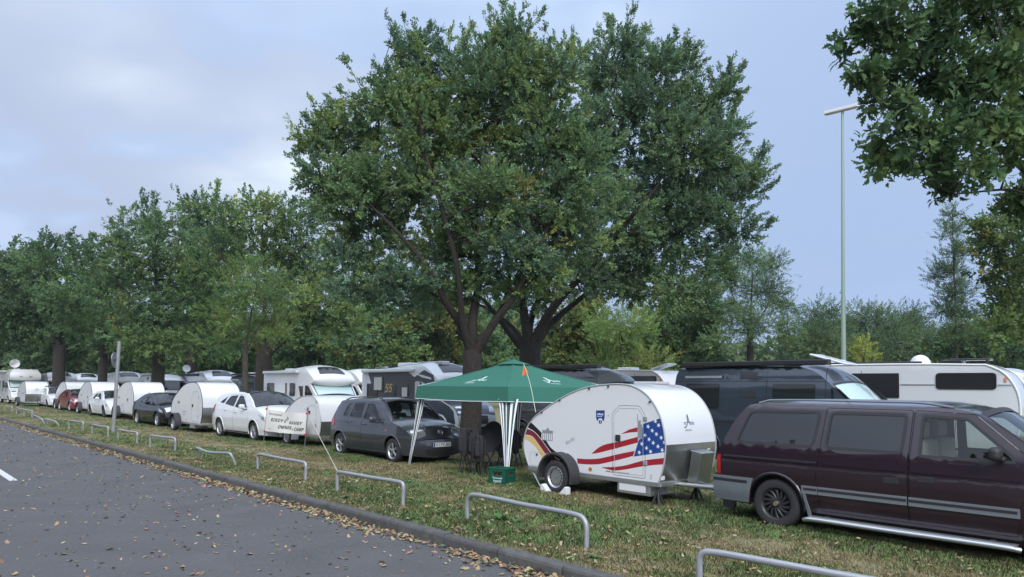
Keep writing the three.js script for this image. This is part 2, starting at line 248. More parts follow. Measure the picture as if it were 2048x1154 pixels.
const SPRAY = { oak: sprayGeo(1, 11, 0.34, 0.125, 0.3), broad: sprayGeo(2, 9, 0.4, 0.16, 0.34, 0.25), fine: sprayGeo(3, 14, 0.42, 0.095, 0.2, 0.2), far: sprayGeo(4, 7, 0.55, 0.26, 0.36, 0.1), hang: sprayGeo(5, 10, 0.45, 0.17, 0.27, 0.55), wide: sprayGeo(6, 9, 0.62, 0.22, 0.36, 0.15) };
const leafMat = leafy(0.8, 0.32);
const upY = V(0, 1, 0), X1 = V(1, 0, 0);
let triTree = 0;
function tree(o) {
  // o: Z depth, base [px, py] or world [x, z], lobes in photograph pixels [px, py, rx, ry, dz?], limbs as pixel lines
  seed(o.seed); const Z = o.Z, k = Z / F, b = AT(o.base, 770, Z), base = V(b.x, 0, b.z);
  const t = thing(o.name || 'tree', o.label, 'tree', o.group); t.position.copy(base);
  const W = new Wood(), L = (v) => v.sub(base), list = [], nodes = [];
  const px = (x, y, dz = 0) => L(AT(x, y + (o.sprigs > 6 ? 16 * sst(330, 60, y) : 0), Z + dz));
  const r0 = o.r, fork = px(o.fork[0], o.fork[1]);
  const tr = spline([V(0, -0.1, 0), V(fork.x * 0.15 + rr(-0.05, 0.05), fork.y * 0.4, rr(-0.05, 0.05)), fork], 8);
  W.limb(tr, r0 * 1.08, r0 * 0.88, 12);
  W.limb([V(0, -0.1, 0), V(0, 0.12, 0), V(0, 0.5, 0)], r0 * 1.5, r0 * 1.0, 12);
  const put = (pts, ra, rb) => { W.limb(pts, ra, rb, 8); pts.forEach((p, i) => nodes.push([p, lerp(ra, rb, i / (pts.length - 1))])); };
  nodes.push([fork, r0 * 0.7]);
  for (const l of o.limbs || []) { const p = [fork.clone().lerp(tr[6], 0.3), ...l.slice(1).map(([x, y, dz]) => px(x, y, dz || 0))]; put(spline(p, 14), r0 * l[0] * 0.72, r0 * l[0] * 0.14); }
  const near = (p, up = 0.4) => { let bst = null, bd = 1e9; for (const n of nodes) { const d = n[0].distanceTo(p) + Math.max(0, n[0].y - p.y) * 1.5 + rnd() * 0.25; if (d < bd && n[0].distanceTo(p) > 0.15) { bd = d; bst = n; } } return bst; };
  for (const [x, y, rx, ry, dz] of o.lobes) {
    const sk = o.sprigs ? 0.9 : 1, R = V(rx * k * sk, ry * k * sk, (rx + ry) / 2 * k * sk * (o.deep || 1.0)), dzz = dz ?? rr(-1, 1) * (o.dz ?? 0.05) * Z, c = px(x, y, dzz);
    const n = near(c), a = n[0], mid = a.clone().lerp(c, 0.5).add(V(rr(-.12, .12), rr(-.05, .2), rr(-.12, .12)).multiplyScalar(a.distanceTo(c)));
    const ra = Math.min(n[1] * 0.8, r0 * 0.34); put(spline([a, mid, c], 8), ra, ra * 0.3);
    const area = (R.x * R.y + R.x * R.z + R.y * R.z) / 3, K = Math.max(6, Math.round(area * (o.tips || 9) * (o.more || 2.3))), own = o.tone[(rnd() * o.tone.length) | 0];
    for (let i = 0; i < K; i++) {
      const d = V(gs(), gs() * 1 + 0.1, gs()).normalize(), q = Math.pow(rnd(), o.hollow || 0.42), p = c.clone().add(d.clone().multiply(R).multiplyScalar(q));
      if (p.y < (o.floor || 1.6)) continue;
      const m = near(p); if (i % 2 === 0 || o.twiggy) { const md = m[0].clone().lerp(p, 0.55).add(V(rr(-.1, .1), rr(-.02, .15), rr(-.1, .1))); const pts = spline([m[0], md, p], 4); W.limb(pts, Math.min(m[1] * 0.6, 0.035 * (o.twig || 1)), 0.007, 4); if (i % 6 === 0) nodes.push([pts[3], 0.02]); }
      const tc = rnd() < 0.65 ? own : o.tone[(rnd() * o.tone.length) | 0], br = rr(0.75, 1.25), S = (o.clump || 0.3) * rr(0.7, 1.3), M = Math.round((o.sprays || 9) * rr(0.6, 1.4) * (o.more ? 1 : 1.5));
      const yl = o.yellow && rnd() < o.yellow;
      for (let j = 0; j < M; j++) {
        const s = V(gs() * S, gs() * S * 0.75, gs() * S).addScaledVector(d, rr(-0.5, 0.6) * S), u = s.clone().normalize().addScaledVector(d, 0.8).addScaledVector(upY, o.lift ?? 0.35).add(V(rr(-.6, .6), rr(-.4, .4), rr(-.6, .6))).normalize();
        const qn = new THREE.Quaternion().setFromUnitVectors(X1, u); qn.multiply(new THREE.Quaternion().setFromAxisAngle(X1, rnd() * 6.28));
        const v = br * rr(0.8, 1.2), col = yl ? C(0.22 * v, 0.22 * v, 0.06 * v) : C(tc[0] * v * rr(0.9, 1.12), tc[1] * v, tc[2] * v);
        list.push([p.clone().add(s), qn, (o.size || 1) * rr(0.75, 1.25), col]);
      }
    }
  }
  if (o.sprigs) for (const [x, y, rx, ry, dz] of o.lobes) { // long shoots breaking the outline
    const c = px(x, y, dz ?? 0), own = o.tone[(rnd() * o.tone.length) | 0];
    for (let q = 0; q < o.sprigs; q++) { const d = V(gs(), gs() * 0.7 + 0.45, gs()).normalize(), a = c.clone().add(d.clone().multiply(V(rx * k, ry * k, (rx + ry) / 2 * k)).multiplyScalar(0.8)), l = rr(0.25, 0.7) * (o.sprigLen || 1), dir = d.clone().addScaledVector(upY, 0.5).normalize(), e = a.clone().addScaledVector(dir, l + 0.3); W.limb(spline([near(a)[0], a.clone().lerp(e, 0.5).add(V(rr(-.06, .06), 0, rr(-.06, .06))), e], 4), 0.012, 0.004, 4);
      const n = Math.round(l * (o.sprigN || 26)); for (let j = 0; j < n; j++) { const f = Math.pow(rnd(), 0.9), s = a.clone().lerp(e, f).add(V(gs(), gs(), gs()).multiplyScalar(0.11 * (1.15 - f * 0.7))), u = dir.clone().add(V(rr(-1, 1), rr(-.6, .9), rr(-1, 1))).normalize(), v = rr(0.75, 1.3); list.push([s, new THREE.Quaternion().setFromUnitVectors(X1, u).multiply(new THREE.Quaternion().setFromAxisAngle(X1, rnd() * 6.28)), (o.size || 1) * rr(0.6, 1.05), C(own[0] * v, own[1] * v, own[2] * v)]); } }
  }
  mesh('trunk', W.geo(), o.bark || BARK.mid, t);
  const cr = inst('crown', SPRAY[o.spray] || o.spray, leafMat, list, t); tag(cr, null, null, null, 'stuff');
  triTree += list.length; return t;
}
const OAK = [[0.125, 0.205, 0.105], [0.15, 0.235, 0.1], [0.115, 0.19, 0.12], [0.2, 0.275, 0.095]];
const OAKD = [[0.12, 0.195, 0.1], [0.145, 0.225, 0.1], [0.115, 0.185, 0.11]];
const MIX = [[0.11, 0.185, 0.075], [0.135, 0.21, 0.075], [0.09, 0.155, 0.075]];
const LIME = [[0.15, 0.23, 0.07], [0.13, 0.21, 0.07], [0.18, 0.23, 0.07]];
const DARK = [[0.1, 0.17, 0.075], [0.115, 0.185, 0.075], [0.09, 0.15, 0.072]];
tree({ seed: 11, sprigs: 7, size: 0.76, more: 3.7, Z: 20, base: 940, fork: [945, 700], r: 0.3, spray: 'oak', bark: BARK.oak, tone: OAK, tips: 13, sprays: 12, clump: 0.27, yellow: 0.015, name: 'oak_tree',
  label: 'tall oak behind the green gazebo, its trunk beside the folded black chairs',
  limbs: [[0.75, [930, 660, 0], [895, 610, -0.4], [862, 545, -0.8], [800, 470, -1], [730, 400, -1]], [0.8, [945, 640, 0], [958, 560, 0.3], [950, 460, 0.3], [965, 330, 0], [1010, 190, 0]], [0.7, [985, 650, -0.3], [1030, 590, -0.6], [1075, 500, -0.8], [1120, 400, -0.5]], [0.55, [925, 640, -0.5], [915, 540, -1], [885, 420, -1.3], [850, 300, -1], [835, 180, -0.5]], [0.5, [975, 660, 0.5], [1010, 600, 0.8], [1030, 480, 1], [1070, 300, 1]], [0.4, [900, 620, 0.6], [840, 570, 1], [760, 530, 1.4]]],
  lobes: [[1018, 60, 42, 45], [1022, 120, 62, 60], [960, 170, 85, 80], [1065, 160, 85, 80], [1128, 130, 38, 55], [830, 120, 42, 70], [890, 125, 42, 50], [770, 195, 70, 70], [845, 200, 70, 70], [700, 280, 62, 70], [840, 280, 105, 95], [960, 290, 115, 105], [1085, 280, 105, 100], [645, 275, 38, 34], [628, 300, 24, 14], [640, 350, 34, 30], [720, 380, 85, 75], [850, 395, 105, 85], [975, 410, 115, 90], [1095, 400, 105, 90], [1165, 320, 50, 75], [665, 410, 34, 45], [760, 475, 90, 60], [900, 505, 105, 55], [1030, 500, 90, 55], [1140, 480, 70, 60], [700, 520, 55, 40], [800, 560, 75, 35], [930, 570, 80, 30], [1060, 560, 70, 35]] });
tree({ seed: 12, sprigs: 7, sprigLen: 1.2, Z: 26, base: 1063, fork: [1060, 690], r: 0.44, spray: 'oak', size: 0.92, more: 3.3, bark: BARK.dark, tone: OAKD, tips: 9, sprays: 12, clump: 0.34, name: 'oak_tree',
  label: 'broad dark oak with a thick forked trunk right behind the gazebo roof',
  limbs: [[0.6, [1030, 680], [985, 620, -0.5], [930, 560, -1]], [0.65, [1050, 640], [1045, 560], [1080, 450], [1150, 300], [1230, 150]], [0.75, [1080, 660], [1110, 610, -0.5], [1160, 555, -1], [1230, 470, -1], [1310, 380, -1]], [0.5, [1062, 640, 0.8], [1110, 540, 1], [1250, 400, 1.5], [1380, 260, 1]], [0.55, [1100, 650, 0.4], [1170, 590, 0.6], [1270, 520, 1], [1400, 440, 1]], [0.4, [1020, 650, 1], [960, 610, 1.5], [850, 590, 2]]],
  lobes: [[1245, 75, 36, 38], [1238, 125, 58, 60], [1185, 140, 42, 60], [1310, 160, 62, 65], [1362, 135, 26, 26], [1330, 105, 20, 18], [1385, 215, 45, 45], [1430, 205, 26, 35], [1452, 165, 14, 16], [1280, 235, 95, 85], [1370, 290, 80, 70], [1440, 265, 38, 35], [1430, 335, 62, 55], [1480, 385, 42, 45], [1500, 350, 20, 18], [1310, 370, 100, 85], [1400, 430, 90, 75], [1480, 470, 42, 42], [1215, 430, 95, 85], [1320, 490, 110, 70], [1430, 530, 55, 45], [1250, 560, 105, 45], [1350, 580, 70, 38], [1150, 555, 80, 45], [1180, 290, 60, 90], [1050, 590, 70, 30], [1400, 600, 35, 25], [760, 590, 60, 28, 1], [850, 590, 70, 30, 1], [690, 590, 40, 30, 1]] });
tree({ seed: 13, sprigs: 6, sprigLen: 1.7, sprigN: 14, Z: 41, base: 527, fork: [528, 712], r: 0.5, spray: 'broad', size: 1.0, more: 3.4, bark: BARK.dark, tone: MIX.concat(OAK), tips: 4.5, sprays: 10, clump: 0.55, label: 'broad tree with a thick dark trunk and fanned limbs behind the white motorhome', yellow: 0.03,
  limbs: [[0.6, [500, 660], [470, 590], [440, 500]], [0.6, [528, 650], [530, 560], [525, 450]], [0.6, [570, 660], [610, 600], [650, 540]], [0.5, [560, 690], [600, 670], [670, 640]], [0.5, [545, 650], [570, 560], [600, 470]]],
  lobes: [[530, 425, 50, 38], [470, 440, 48, 38], [430, 415, 26, 26], [600, 450, 46, 40], [645, 430, 30, 28], [540, 505, 95, 65], [450, 520, 65, 55], [620, 530, 65, 60], [570, 590, 85, 45], [650, 600, 65, 50], [690, 645, 55, 42], [620, 650, 55, 32], [560, 640, 60, 25]] });
tree({ seed: 14, Z: 33, base: 490, fork: [490, 690], r: 0.14, spray: 'fine', size: 1.0, bark: BARK.pale, tone: LIME, tips: 8, sprays: 9, clump: 0.35, yellow: 0.06, label: 'young yellow-green feathery tree with a slim pale trunk behind the white hatchback', lift: 0.1,
  limbs: [[0.6, [500, 640], [512, 580], [515, 530]], [0.5, [470, 650], [455, 610]], [0.5, [520, 650], [550, 600]]],
  lobes: [[505, 540, 42, 26], [470, 575, 44, 30], [545, 580, 44, 32], [500, 610, 52, 35], [455, 630, 40, 28], [555, 635, 42, 28], [500, 660, 55, 28], [438, 688, 28, 18], [560, 670, 30, 18]] });
tree({ seed: 15, sprigs: 5, sprigLen: 1.8, sprigN: 14, Z: 46, base: 318, fork: [318, 700], r: 0.42, spray: 'hang', size: 1.0, more: 3.6, bark: BARK.mid, tone: MIX, tips: 4.2, sprays: 9, clump: 0.55, lift: -0.1, label: 'tall mid-green drooping tree behind the second white caravan', yellow: 0.015,
  limbs: [[0.7, [316, 620], [310, 540], [300, 470]], [0.5, [290, 640], [240, 570], [210, 520]], [0.5, [345, 630], [390, 560], [400, 500]]],
  lobes: [[300, 440, 40, 26], [246, 448, 20, 22], [255, 490, 44, 34], [330, 470, 60, 38], [230, 500, 26, 16], [285, 530, 70, 45], [370, 510, 55, 45], [235, 560, 55, 38], [340, 570, 85, 52], [285, 620, 80, 40], [395, 590, 50, 45], [230, 640, 62, 34], [350, 660, 70, 34], [150, 610, 50, 30], [115, 600, 40, 24], [140, 650, 45, 28], [280, 688, 60, 26], [370, 688, 50, 24]] });
tree({ seed: 16, sprigs: 5, sprigLen: 2, sprigN: 10, Z: 60, base: 118, fork: [118, 690], r: 0.5, spray: 'broad', size: 1.6, bark: BARK.dark, tone: DARK, tips: 2.8, sprays: 10, clump: 0.75, label: 'large dark tree above the far left motorhomes, trunk behind the red car',
  lobes: [[40, 560, 60, 42], [92, 500, 36, 28], [100, 545, 50, 36], [20, 530, 40, 25], [30, 620, 62, 50], [100, 620, 75, 50], [170, 670, 62, 32], [20, 672, 46, 30], [190, 600, 40, 36], [90, 690, 60, 26], [160, 708, 44, 20]] });
tree({ seed: 17, sprigs: 5, sprigLen: 2, sprigN: 10, Z: 56, base: 206, fork: [206, 700], r: 0.35, spray: 'broad', size: 1.5, bark: BARK.dark, tone: DARK.concat(MIX), tips: 3, sprays: 9, clump: 0.7, label: 'smaller tree filling the gap left of the tall drooping tree',
  lobes: [[182, 515, 34, 24], [160, 550, 40, 32], [205, 570, 42, 38], [215, 640, 50, 36], [200, 690, 46, 22], [230, 712, 40, 18]] });
tree({ seed: 18, Z: 60, base: 384, fork: [384, 690], r: 0.36, spray: 'broad', size: 1.6, bark: BARK.dark, tone: DARK, tips: 2.8, sprays: 9, clump: 0.75, label: 'dark tree with a spreading trunk behind the caravan with green trees emblem',
  limbs: [[0.6, [355, 660], [330, 640]], [0.6, [400, 640], [420, 590]]],
  lobes: [[378, 420, 20, 26], [400, 450, 44, 36], [430, 500, 50, 45], [380, 560, 62, 48], [430, 610, 60, 42], [380, 650, 60, 30], [460, 670, 50, 30]] });
tree({ seed: 19, more: 7, Z: 50, base: 1500, fork: [1500, 650], r: 0.26, spray: 'fine', size: 1.3, bark: BARK.mid, tone: [[0.11, 0.175, 0.075], [0.13, 0.2, 0.08]], tips: 5, sprays: 6, clump: 0.42, twiggy: 1, hollow: 0.6, label: 'airy ash-like tree rising behind the dark grey camper van', lift: 0.2,
  limbs: [[0.6, [1503, 600], [1505, 540]], [0.5, [1475, 620], [1460, 570]], [0.5, [1530, 620], [1555, 570]], [0.4, [1465, 660], [1440, 630]]],
  lobes: [[1500, 522, 36, 24], [1545, 535, 34, 28], [1465, 560, 40, 34], [1525, 585, 55, 40], [1565, 615, 30, 32], [1450, 625, 42, 32], [1500, 650, 60, 34], [1570, 660, 28, 24], [1440, 680, 30, 20]] });
const BG = [[750, 645, 58, [[740, 640, 52, 36], [700, 680, 46, 26], [790, 650, 44, 30], [760, 690, 50, 22]], MIX.concat([[0.12, 0.13, 0.04]]), 'olive tree behind the black and white motorhome numbered 55', 'broad'],
  [870, 650, 62, [[860, 620, 40, 34], [890, 660, 46, 40], [830, 660, 40, 30], [860, 700, 50, 22], [900, 620, 28, 24]], [[0.12, 0.13, 0.04], [0.075, 0.11, 0.04], [0.1, 0.12, 0.04]], 'yellowing tree left of the front oak trunk in the distance', 'broad'],
  [1010, 660, 66, [[1000, 660, 52, 42], [1050, 690, 44, 30], [960, 690, 44, 28]], DARK, 'dark tree between the two oak trunks in the distance', 'far'],
  [1150, 650, 56, [[1140, 650, 48, 32], [1190, 640, 30, 28], [1110, 690, 44, 24], [1180, 690, 50, 22]], [[0.13, 0.15, 0.045], [0.1, 0.14, 0.045]], 'yellow-green tree right of the thick oak trunk', 'broad'],
  [1245, 660, 50, [[1235, 645, 46, 30], [1270, 670, 36, 30], [1215, 690, 50, 24], [1260, 640, 28, 20]], LIME, 'bright light green bushy tree above the grey caravan', 'fine'],
  [1345, 650, 54, [[1330, 625, 44, 28], [1370, 660, 46, 34], [1315, 680, 44, 28], [1370, 690, 40, 20], [1400, 650, 28, 30]], [[0.065, 0.115, 0.05], [0.08, 0.13, 0.05]], 'dark green tree above the rear of the dark grey van', 'broad'],
  [1640, 690, 72, [[1640, 645, 36, 30], [1665, 665, 40, 30], [1615, 680, 36, 22], [1650, 695, 50, 20]], [[0.075, 0.12, 0.055], [0.09, 0.135, 0.055]], 'pale green tree left of the lamp mast', 'fine'],
  [1745, 690, 74, [[1725, 645, 36, 26], [1760, 655, 44, 32], [1700, 680, 38, 24], [1750, 695, 50, 20]], [[0.07, 0.115, 0.055], [0.085, 0.13, 0.055]], 'pale green tree right of the lamp mast', 'fine'],
  [1815, 690, 76, [[1800, 660, 30, 26], [1825, 650, 26, 20], [1830, 685, 40, 24]], [[0.08, 0.125, 0.055], [0.065, 0.11, 0.05]], 'small pale tree left of the slender columnar tree', 'fine'],
  [1960, 680, 60, [[1950, 690, 50, 24], [2000, 680, 46, 30], [1880, 695, 40, 18], [2050, 660, 60, 40]], [[0.06, 0.105, 0.045], [0.09, 0.13, 0.045]], 'bushy green tree behind the roof of the white caravan', 'broad'],
  [640, 690, 70, [[640, 680, 52, 30], [600, 700, 44, 22], [680, 700, 50, 22]], MIX, 'green tree behind the roof of the white motorhome', 'far'],
  [440, 690, 72, [[440, 690, 50, 30], [390, 705, 40, 22], [490, 705, 44, 22]], DARK, 'dark tree behind the caravan row at the slim pale trunk', 'far'],
  [270, 690, 76, [[270, 690, 46, 30], [310, 700, 40, 20], [220, 705, 40, 18]], DARK, 'dark low tree behind the tilted sign post', 'far'],
  [60, 700, 84, [[60, 700, 50, 26], [10, 680, 40, 24], [120, 710, 40, 18]], DARK, 'dark low tree behind the far left motorhome', 'far']];
BG.forEach(([x, y, Z, lobes, tone, label, spray], i) => tree({ seed: 40 + i, Z, base: x, lobes: [...lobes.map((l) => [l[0], l[1], l[2] * 1.25, l[3] * 1.3]), [x - 40, y + 70, 50, 26], [x + 40, y + 66, 50, 26]],  fork: [x, y + 25], r: 0.2, spray, size: spray === 'far' ? 1.2 : 1.75 * Z / 60, bark: BARK.dark, tone: tone.map((t) => t.map((v) => v * 1.25)), tips: 3.4 * (58 / Z), sprays: 10, clump: 0.65 * Z / 60, yellow: 0.02, label, group: 'trees beyond the parked vehicles', floor: 1.2 }));
tree({ seed: 70, Z: 40, base: 1727, fork: [1727, 715], r: 0.07, spray: 'fine', size: 1.1, bark: BARK.mid, tone: [[0.32, 0.36, 0.09], [0.26, 0.3, 0.08]], tips: 9, sprays: 6, clump: 0.25, label: 'small bright yellow tree just right of the lamp mast', lobes: [[1728, 688, 12, 12], [1722, 706, 18, 12], [1738, 712, 16, 10], [1728, 728, 20, 10]], floor: 2 });
tree({ seed: 71, more: 5, Z: 38, base: 1912, fork: [1912, 690], r: 0.11, spray: 'fine', size: 1.05, bark: BARK.mid, tone: [[0.095, 0.155, 0.075], [0.11, 0.17, 0.075]], tips: 10, sprays: 5, clump: 0.24, twiggy: 1, hollow: 0.7, lift: 0.8, label: 'slender columnar tree with open twigs below the overhanging branch', name: 'columnar_tree',
  limbs: [[0.9, [1911, 620], [1907, 520], [1905, 420]]],
  lobes: [[1905, 425, 16, 22], [1903, 465, 28, 28], [1910, 505, 34, 32], [1900, 545, 42, 32], [1915, 585, 46, 32], [1893, 615, 40, 26], [1925, 635, 46, 28], [1905, 665, 52, 24], [1868, 555, 14, 14]] });
tree({ seed: 72, Z: 30, base: 2085, fork: [2075, 670], r: 0.2, spray: 'broad', size: 1.1, bark: BARK.dark, tone: [[0.1, 0.15, 0.045], [0.085, 0.135, 0.045], [0.05, 0.085, 0.035]], tips: 8, sprays: 8, clump: 0.4, yellow: 0.06, label: 'yellow-green maple leaning in at the right edge under the dark branch',
  limbs: [[0.6, [2040, 620], [2010, 560]], [0.6, [2075, 600], [2050, 500]]],
  lobes: [[1995, 455, 28, 18], [2030, 450, 32, 26], [1980, 490, 24, 18], [2030, 510, 36, 34], [2000, 540, 26, 24], [2040, 575, 42, 34], [2010, 620, 36, 30], [2045, 660, 40, 28], [1985, 660, 24, 18], [2090, 540, 40, 60]] });
{ // branch of a near broad-leaved tree reaching in from the right, with single lobed leaves
  const lf = lobedLeaf(4, 0.36, -0.35), g = [], m4 = new THREE.Matrix4(); seed(9);
  for (let i = 0; i < 6; i++) { const e = new THREE.Euler(rr(-0.6, 0.6), i * 1.05 + rr(-0.2, 0.2), rr(-0.75, 0.1), 'YXZ'), s = rr(0.075, 0.125); g.push(lf.clone().applyMatrix4(m4.compose(V(Math.cos(i * 1.05) * 0.02, -0.02 * i, -Math.sin(i * 1.05) * 0.02), new THREE.Quaternion().setFromEuler(e), V(s, s, s)))); }
  tree({ seed: 75, more: 1.2, Z: 9.5, base: 2290, fork: [2280, 560], r: 0.22, spray: mergeGeometries(g), size: 1, bark: BARK.dark, tone: [[0.07, 0.125, 0.055], [0.085, 0.145, 0.058], [0.11, 0.175, 0.06]], tips: 90, sprays: 5.5, clump: 0.12, hollow: 0.5, lift: 0.2, dz: 0.09, twig: 0.5, name: 'broadleaf_tree', label: 'near dark tree whose lobed leaves hang in from the upper right',
    limbs: [[0.5, [2180, 450], [2060, 350], [1960, 260], [1870, 170]], [0.4, [2190, 380], [2080, 230], [2000, 60], [1960, -80]], [0.3, [2150, 470], [2048, 385], [1910, 388]], [0.5, [2200, 350], [2200, 100], [2180, -100]]],
    lobes: [[1790, 40, 66, 62], [1880, 60, 85, 70], [1990, 40, 80, 70], [1745, 95, 48, 42], [1722, 140, 34, 32], [1810, 160, 72, 60], [1895, 170, 80, 66], [1990, 150, 76, 70], [2070, 180, 60, 90], [1775, 225, 46, 42], [1850, 260, 82, 58], [1950, 260, 80, 62], [2040, 290, 60, 60], [1752, 305, 34, 34], [1800, 330, 56, 34], [1880, 340, 58, 36], [1885, 382, 28, 16], [1960, 340, 46, 30], [2040, 385, 30, 26], [2035, 415, 18, 12], [1830, -50, 80, 50], [1950, -60, 90, 60], [2080, 20, 70, 90], [2160, 120, 70, 100], [2170, 280, 70, 80], [2150, 400, 60, 50]] });
}
{ // far wood behind everything, and the trees across the road that the car windows mirror
  const l = []; seed(88);
  for (let i = 0; i < 9000; i++) { const az = rr(-0.78, 0.75), R = rr(88, 118), h = 6.2 + fbm(az * 9, 1, 3, 3) * 4.5 + (az < -0.12 ? 2.4 : 0), y = 0.4 + (h + 1.2) * Math.pow(rnd(), 0.7), t = rr(0.7, 1.2), c = [0.12, 0.18, 0.085]; l.push([V(Math.sin(az) * R, y, -Math.cos(az) * R), new THREE.Quaternion().setFromEuler(new THREE.Euler(rnd() * 6, rnd() * 6, rnd() * 6)), rr(2.2, 4), C(c[0] * t, c[1] * t, c[2] * t)]); }
  const w = inst('far_wood', SPRAY.far, leafMat, l, scene); tag(w, 'far wood closing the car park beyond the motorhomes', 'wood', null, 'stuff');
  const r = []; for (let k = 0; k < 17; k++) { const u = 5 + k * 2.1, n = -10.5 - rr(0, 2), p = UN(u, n), h = 10.6 + 2.4 * fbm(k * 0.43, 2, 5, 3); for (let i = 0; i < 2200; i++) { const d = V(gs(), gs(), gs()).normalize().multiplyScalar(Math.cbrt(rnd())); r.push([V(p.x + d.x * 2.3, h * 0.56 + d.y * h * 0.44 + rr(-0.3, 0.3), p.z + d.z * 2.3), new THREE.Quaternion().setFromEuler(new THREE.Euler(rnd() * 6, rnd() * 6, rnd() * 6)), rr(0.8, 1.4), C(0.09, 0.14, 0.07)]); } }
  tag(inst('roadside_wood', SPRAY.far, leafMat, r, scene), 'row of trees across the road mirrored in the car windows', 'wood', null, 'stuff');
}
console.log('leaf sprays', triTree);
// ------------------------------------------------------------------ vehicles: surfaces
const paint = (r, g, b, rough = 0.35, metal = 0, cc = 1) => phys({ color: C(r, g, b), roughness: rough, metalness: metal, clearcoat: cc, clearcoatRoughness: 0.03 });
const M = {
  tyre: std(0.022, 0.022, 0.024, 0.85), rim: std(0.5, 0.5, 0.52, 0.32, 0.9), rimDark: std(0.03, 0.03, 0.033, 0.4, 0.3), black: std(0.018, 0.018, 0.02, 0.55), trim: std(0.03, 0.03, 0.033, 0.6), inner: std(0.012, 0.012, 0.013, 0.9), seat: std(0.06, 0.058, 0.055, 0.9), seatLight: std(0.24, 0.21, 0.17, 0.8),
  chrome: std(0.75, 0.75, 0.76, 0.14, 1), alu: std(0.56, 0.57, 0.58, 0.38, 0.9), galv: std(0.42, 0.44, 0.46, 0.5, 0.65), white: paint(0.63, 0.64, 0.65, 0.35), whiteFlat: std(0.62, 0.63, 0.64, 0.45), grey: std(0.35, 0.36, 0.37, 0.5), plastic: std(0.12, 0.125, 0.13, 0.6),
  glass: phys({ color: C(0.62, 0.68, 0.66), roughness: 0.01, transmission: 1, thickness: 0, ior: 1.52 }), tint: phys({ color: C(0.09, 0.1, 0.1), roughness: 0.01, transmission: 1, thickness: 0, ior: 1.52 }),
  privacy: phys({ color: C(0.012, 0.013, 0.016), roughness: 0.02, ior: 1.6 }), acrylic: phys({ color: C(0.02, 0.021, 0.023), roughness: 0.09, ior: 1.5 }),
  lamp: phys({ color: C(0.5, 0.52, 0.53), roughness: 0.12, metalness: 0.75, clearcoat: 1, clearcoatRoughness: 0.02 }), red: phys({ color: C(0.32, 0.012, 0.012), roughness: 0.15, clearcoat: 1 }), amber: phys({ color: C(0.5, 0.12, 0.02), roughness: 0.25, clearcoat: 1 }), blind: std(0.62, 0.7, 0.68, 0.5),
};
const tess = (g, e) => new TessellateModifier(e, 7).modify(g);
const v2 = (pts) => pts.map((p) => new THREE.Vector2(p[0], p[1]));
const area2 = (p) => { let a = 0; for (let i = 0; i < p.length; i++) { const q = p[(i + 1) % p.length]; a += p[i][0] * q[1] - q[0] * p[i][1]; } return a / 2; };
function off(pts, d) { // polygon grown by d
  const n = pts.length, s = Math.sign(area2(pts)) || 1;
  return pts.map((p, i) => { const a = pts[(i + n - 1) % n], b = pts[(i + 1) % n]; let e1 = [p[0] - a[0], p[1] - a[1]], e2 = [b[0] - p[0], b[1] - p[1]]; const l1 = Math.hypot(...e1) || 1, l2 = Math.hypot(...e2) || 1; const nx = s * (e1[1] / l1 + e2[1] / l2), ny = -s * (e1[0] / l1 + e2[0] / l2), l = Math.hypot(nx, ny) || 1, cs = Math.max(0.5, Math.sqrt(Math.max(0, (1 + (e1[0] * e2[0] + e1[1] * e2[1]) / l1 / l2) / 2))); return [p[0] + nx / l * d / cs, p[1] + ny / l * d / cs]; });
}
function rnd2(pts, r, k = 4) { // rounded corners
  const n = pts.length, o = [];
  pts.forEach((p, i) => { const a = pts[(i + n - 1) % n], b = pts[(i + 1) % n], R = Array.isArray(r) ? r[i] : r, la = Math.hypot(a[0] - p[0], a[1] - p[1]), lb = Math.hypot(b[0] - p[0], b[1] - p[1]), t = Math.min(R, la * 0.45, lb * 0.45); if (t < 1e-4) { o.push(p); return; } const A = [p[0] + (a[0] - p[0]) * t / la, p[1] + (a[1] - p[1]) * t / la], B = [p[0] + (b[0] - p[0]) * t / lb, p[1] + (b[1] - p[1]) * t / lb]; for (let j = 0; j <= k; j++) { const u = j / k, w = 1 - u; o.push([w * w * A[0] + 2 * w * u * p[0] + u * u * B[0], w * w * A[1] + 2 * w * u * p[1] + u * u * B[1]]); } });
  return o;
}
const rect = (x0, y0, x1, y1, r = 0) => rnd2([[x0, y0], [x1, y0], [x1, y1], [x0, y1]], r);
const curve2 = (pts, n) => new THREE.CatmullRomCurve3(pts.map((p) => V(p[0], p[1], 0)), false, 'centripetal').getPoints(n).map((p) => [p.x, p.y]);
const table = (t) => (x) => { if (x <= t[0][0]) return t[0][1]; for (let i = 1; i < t.length; i++) if (x <= t[i][0]) { const a = t[i - 1], b = t[i], u = (x - a[0]) / (b[0] - a[0]); const s = u * u * (3 - 2 * u); return lerp(a[1], b[1], a[2] ? u : (u + s) / 2); } return t[t.length - 1][1]; };
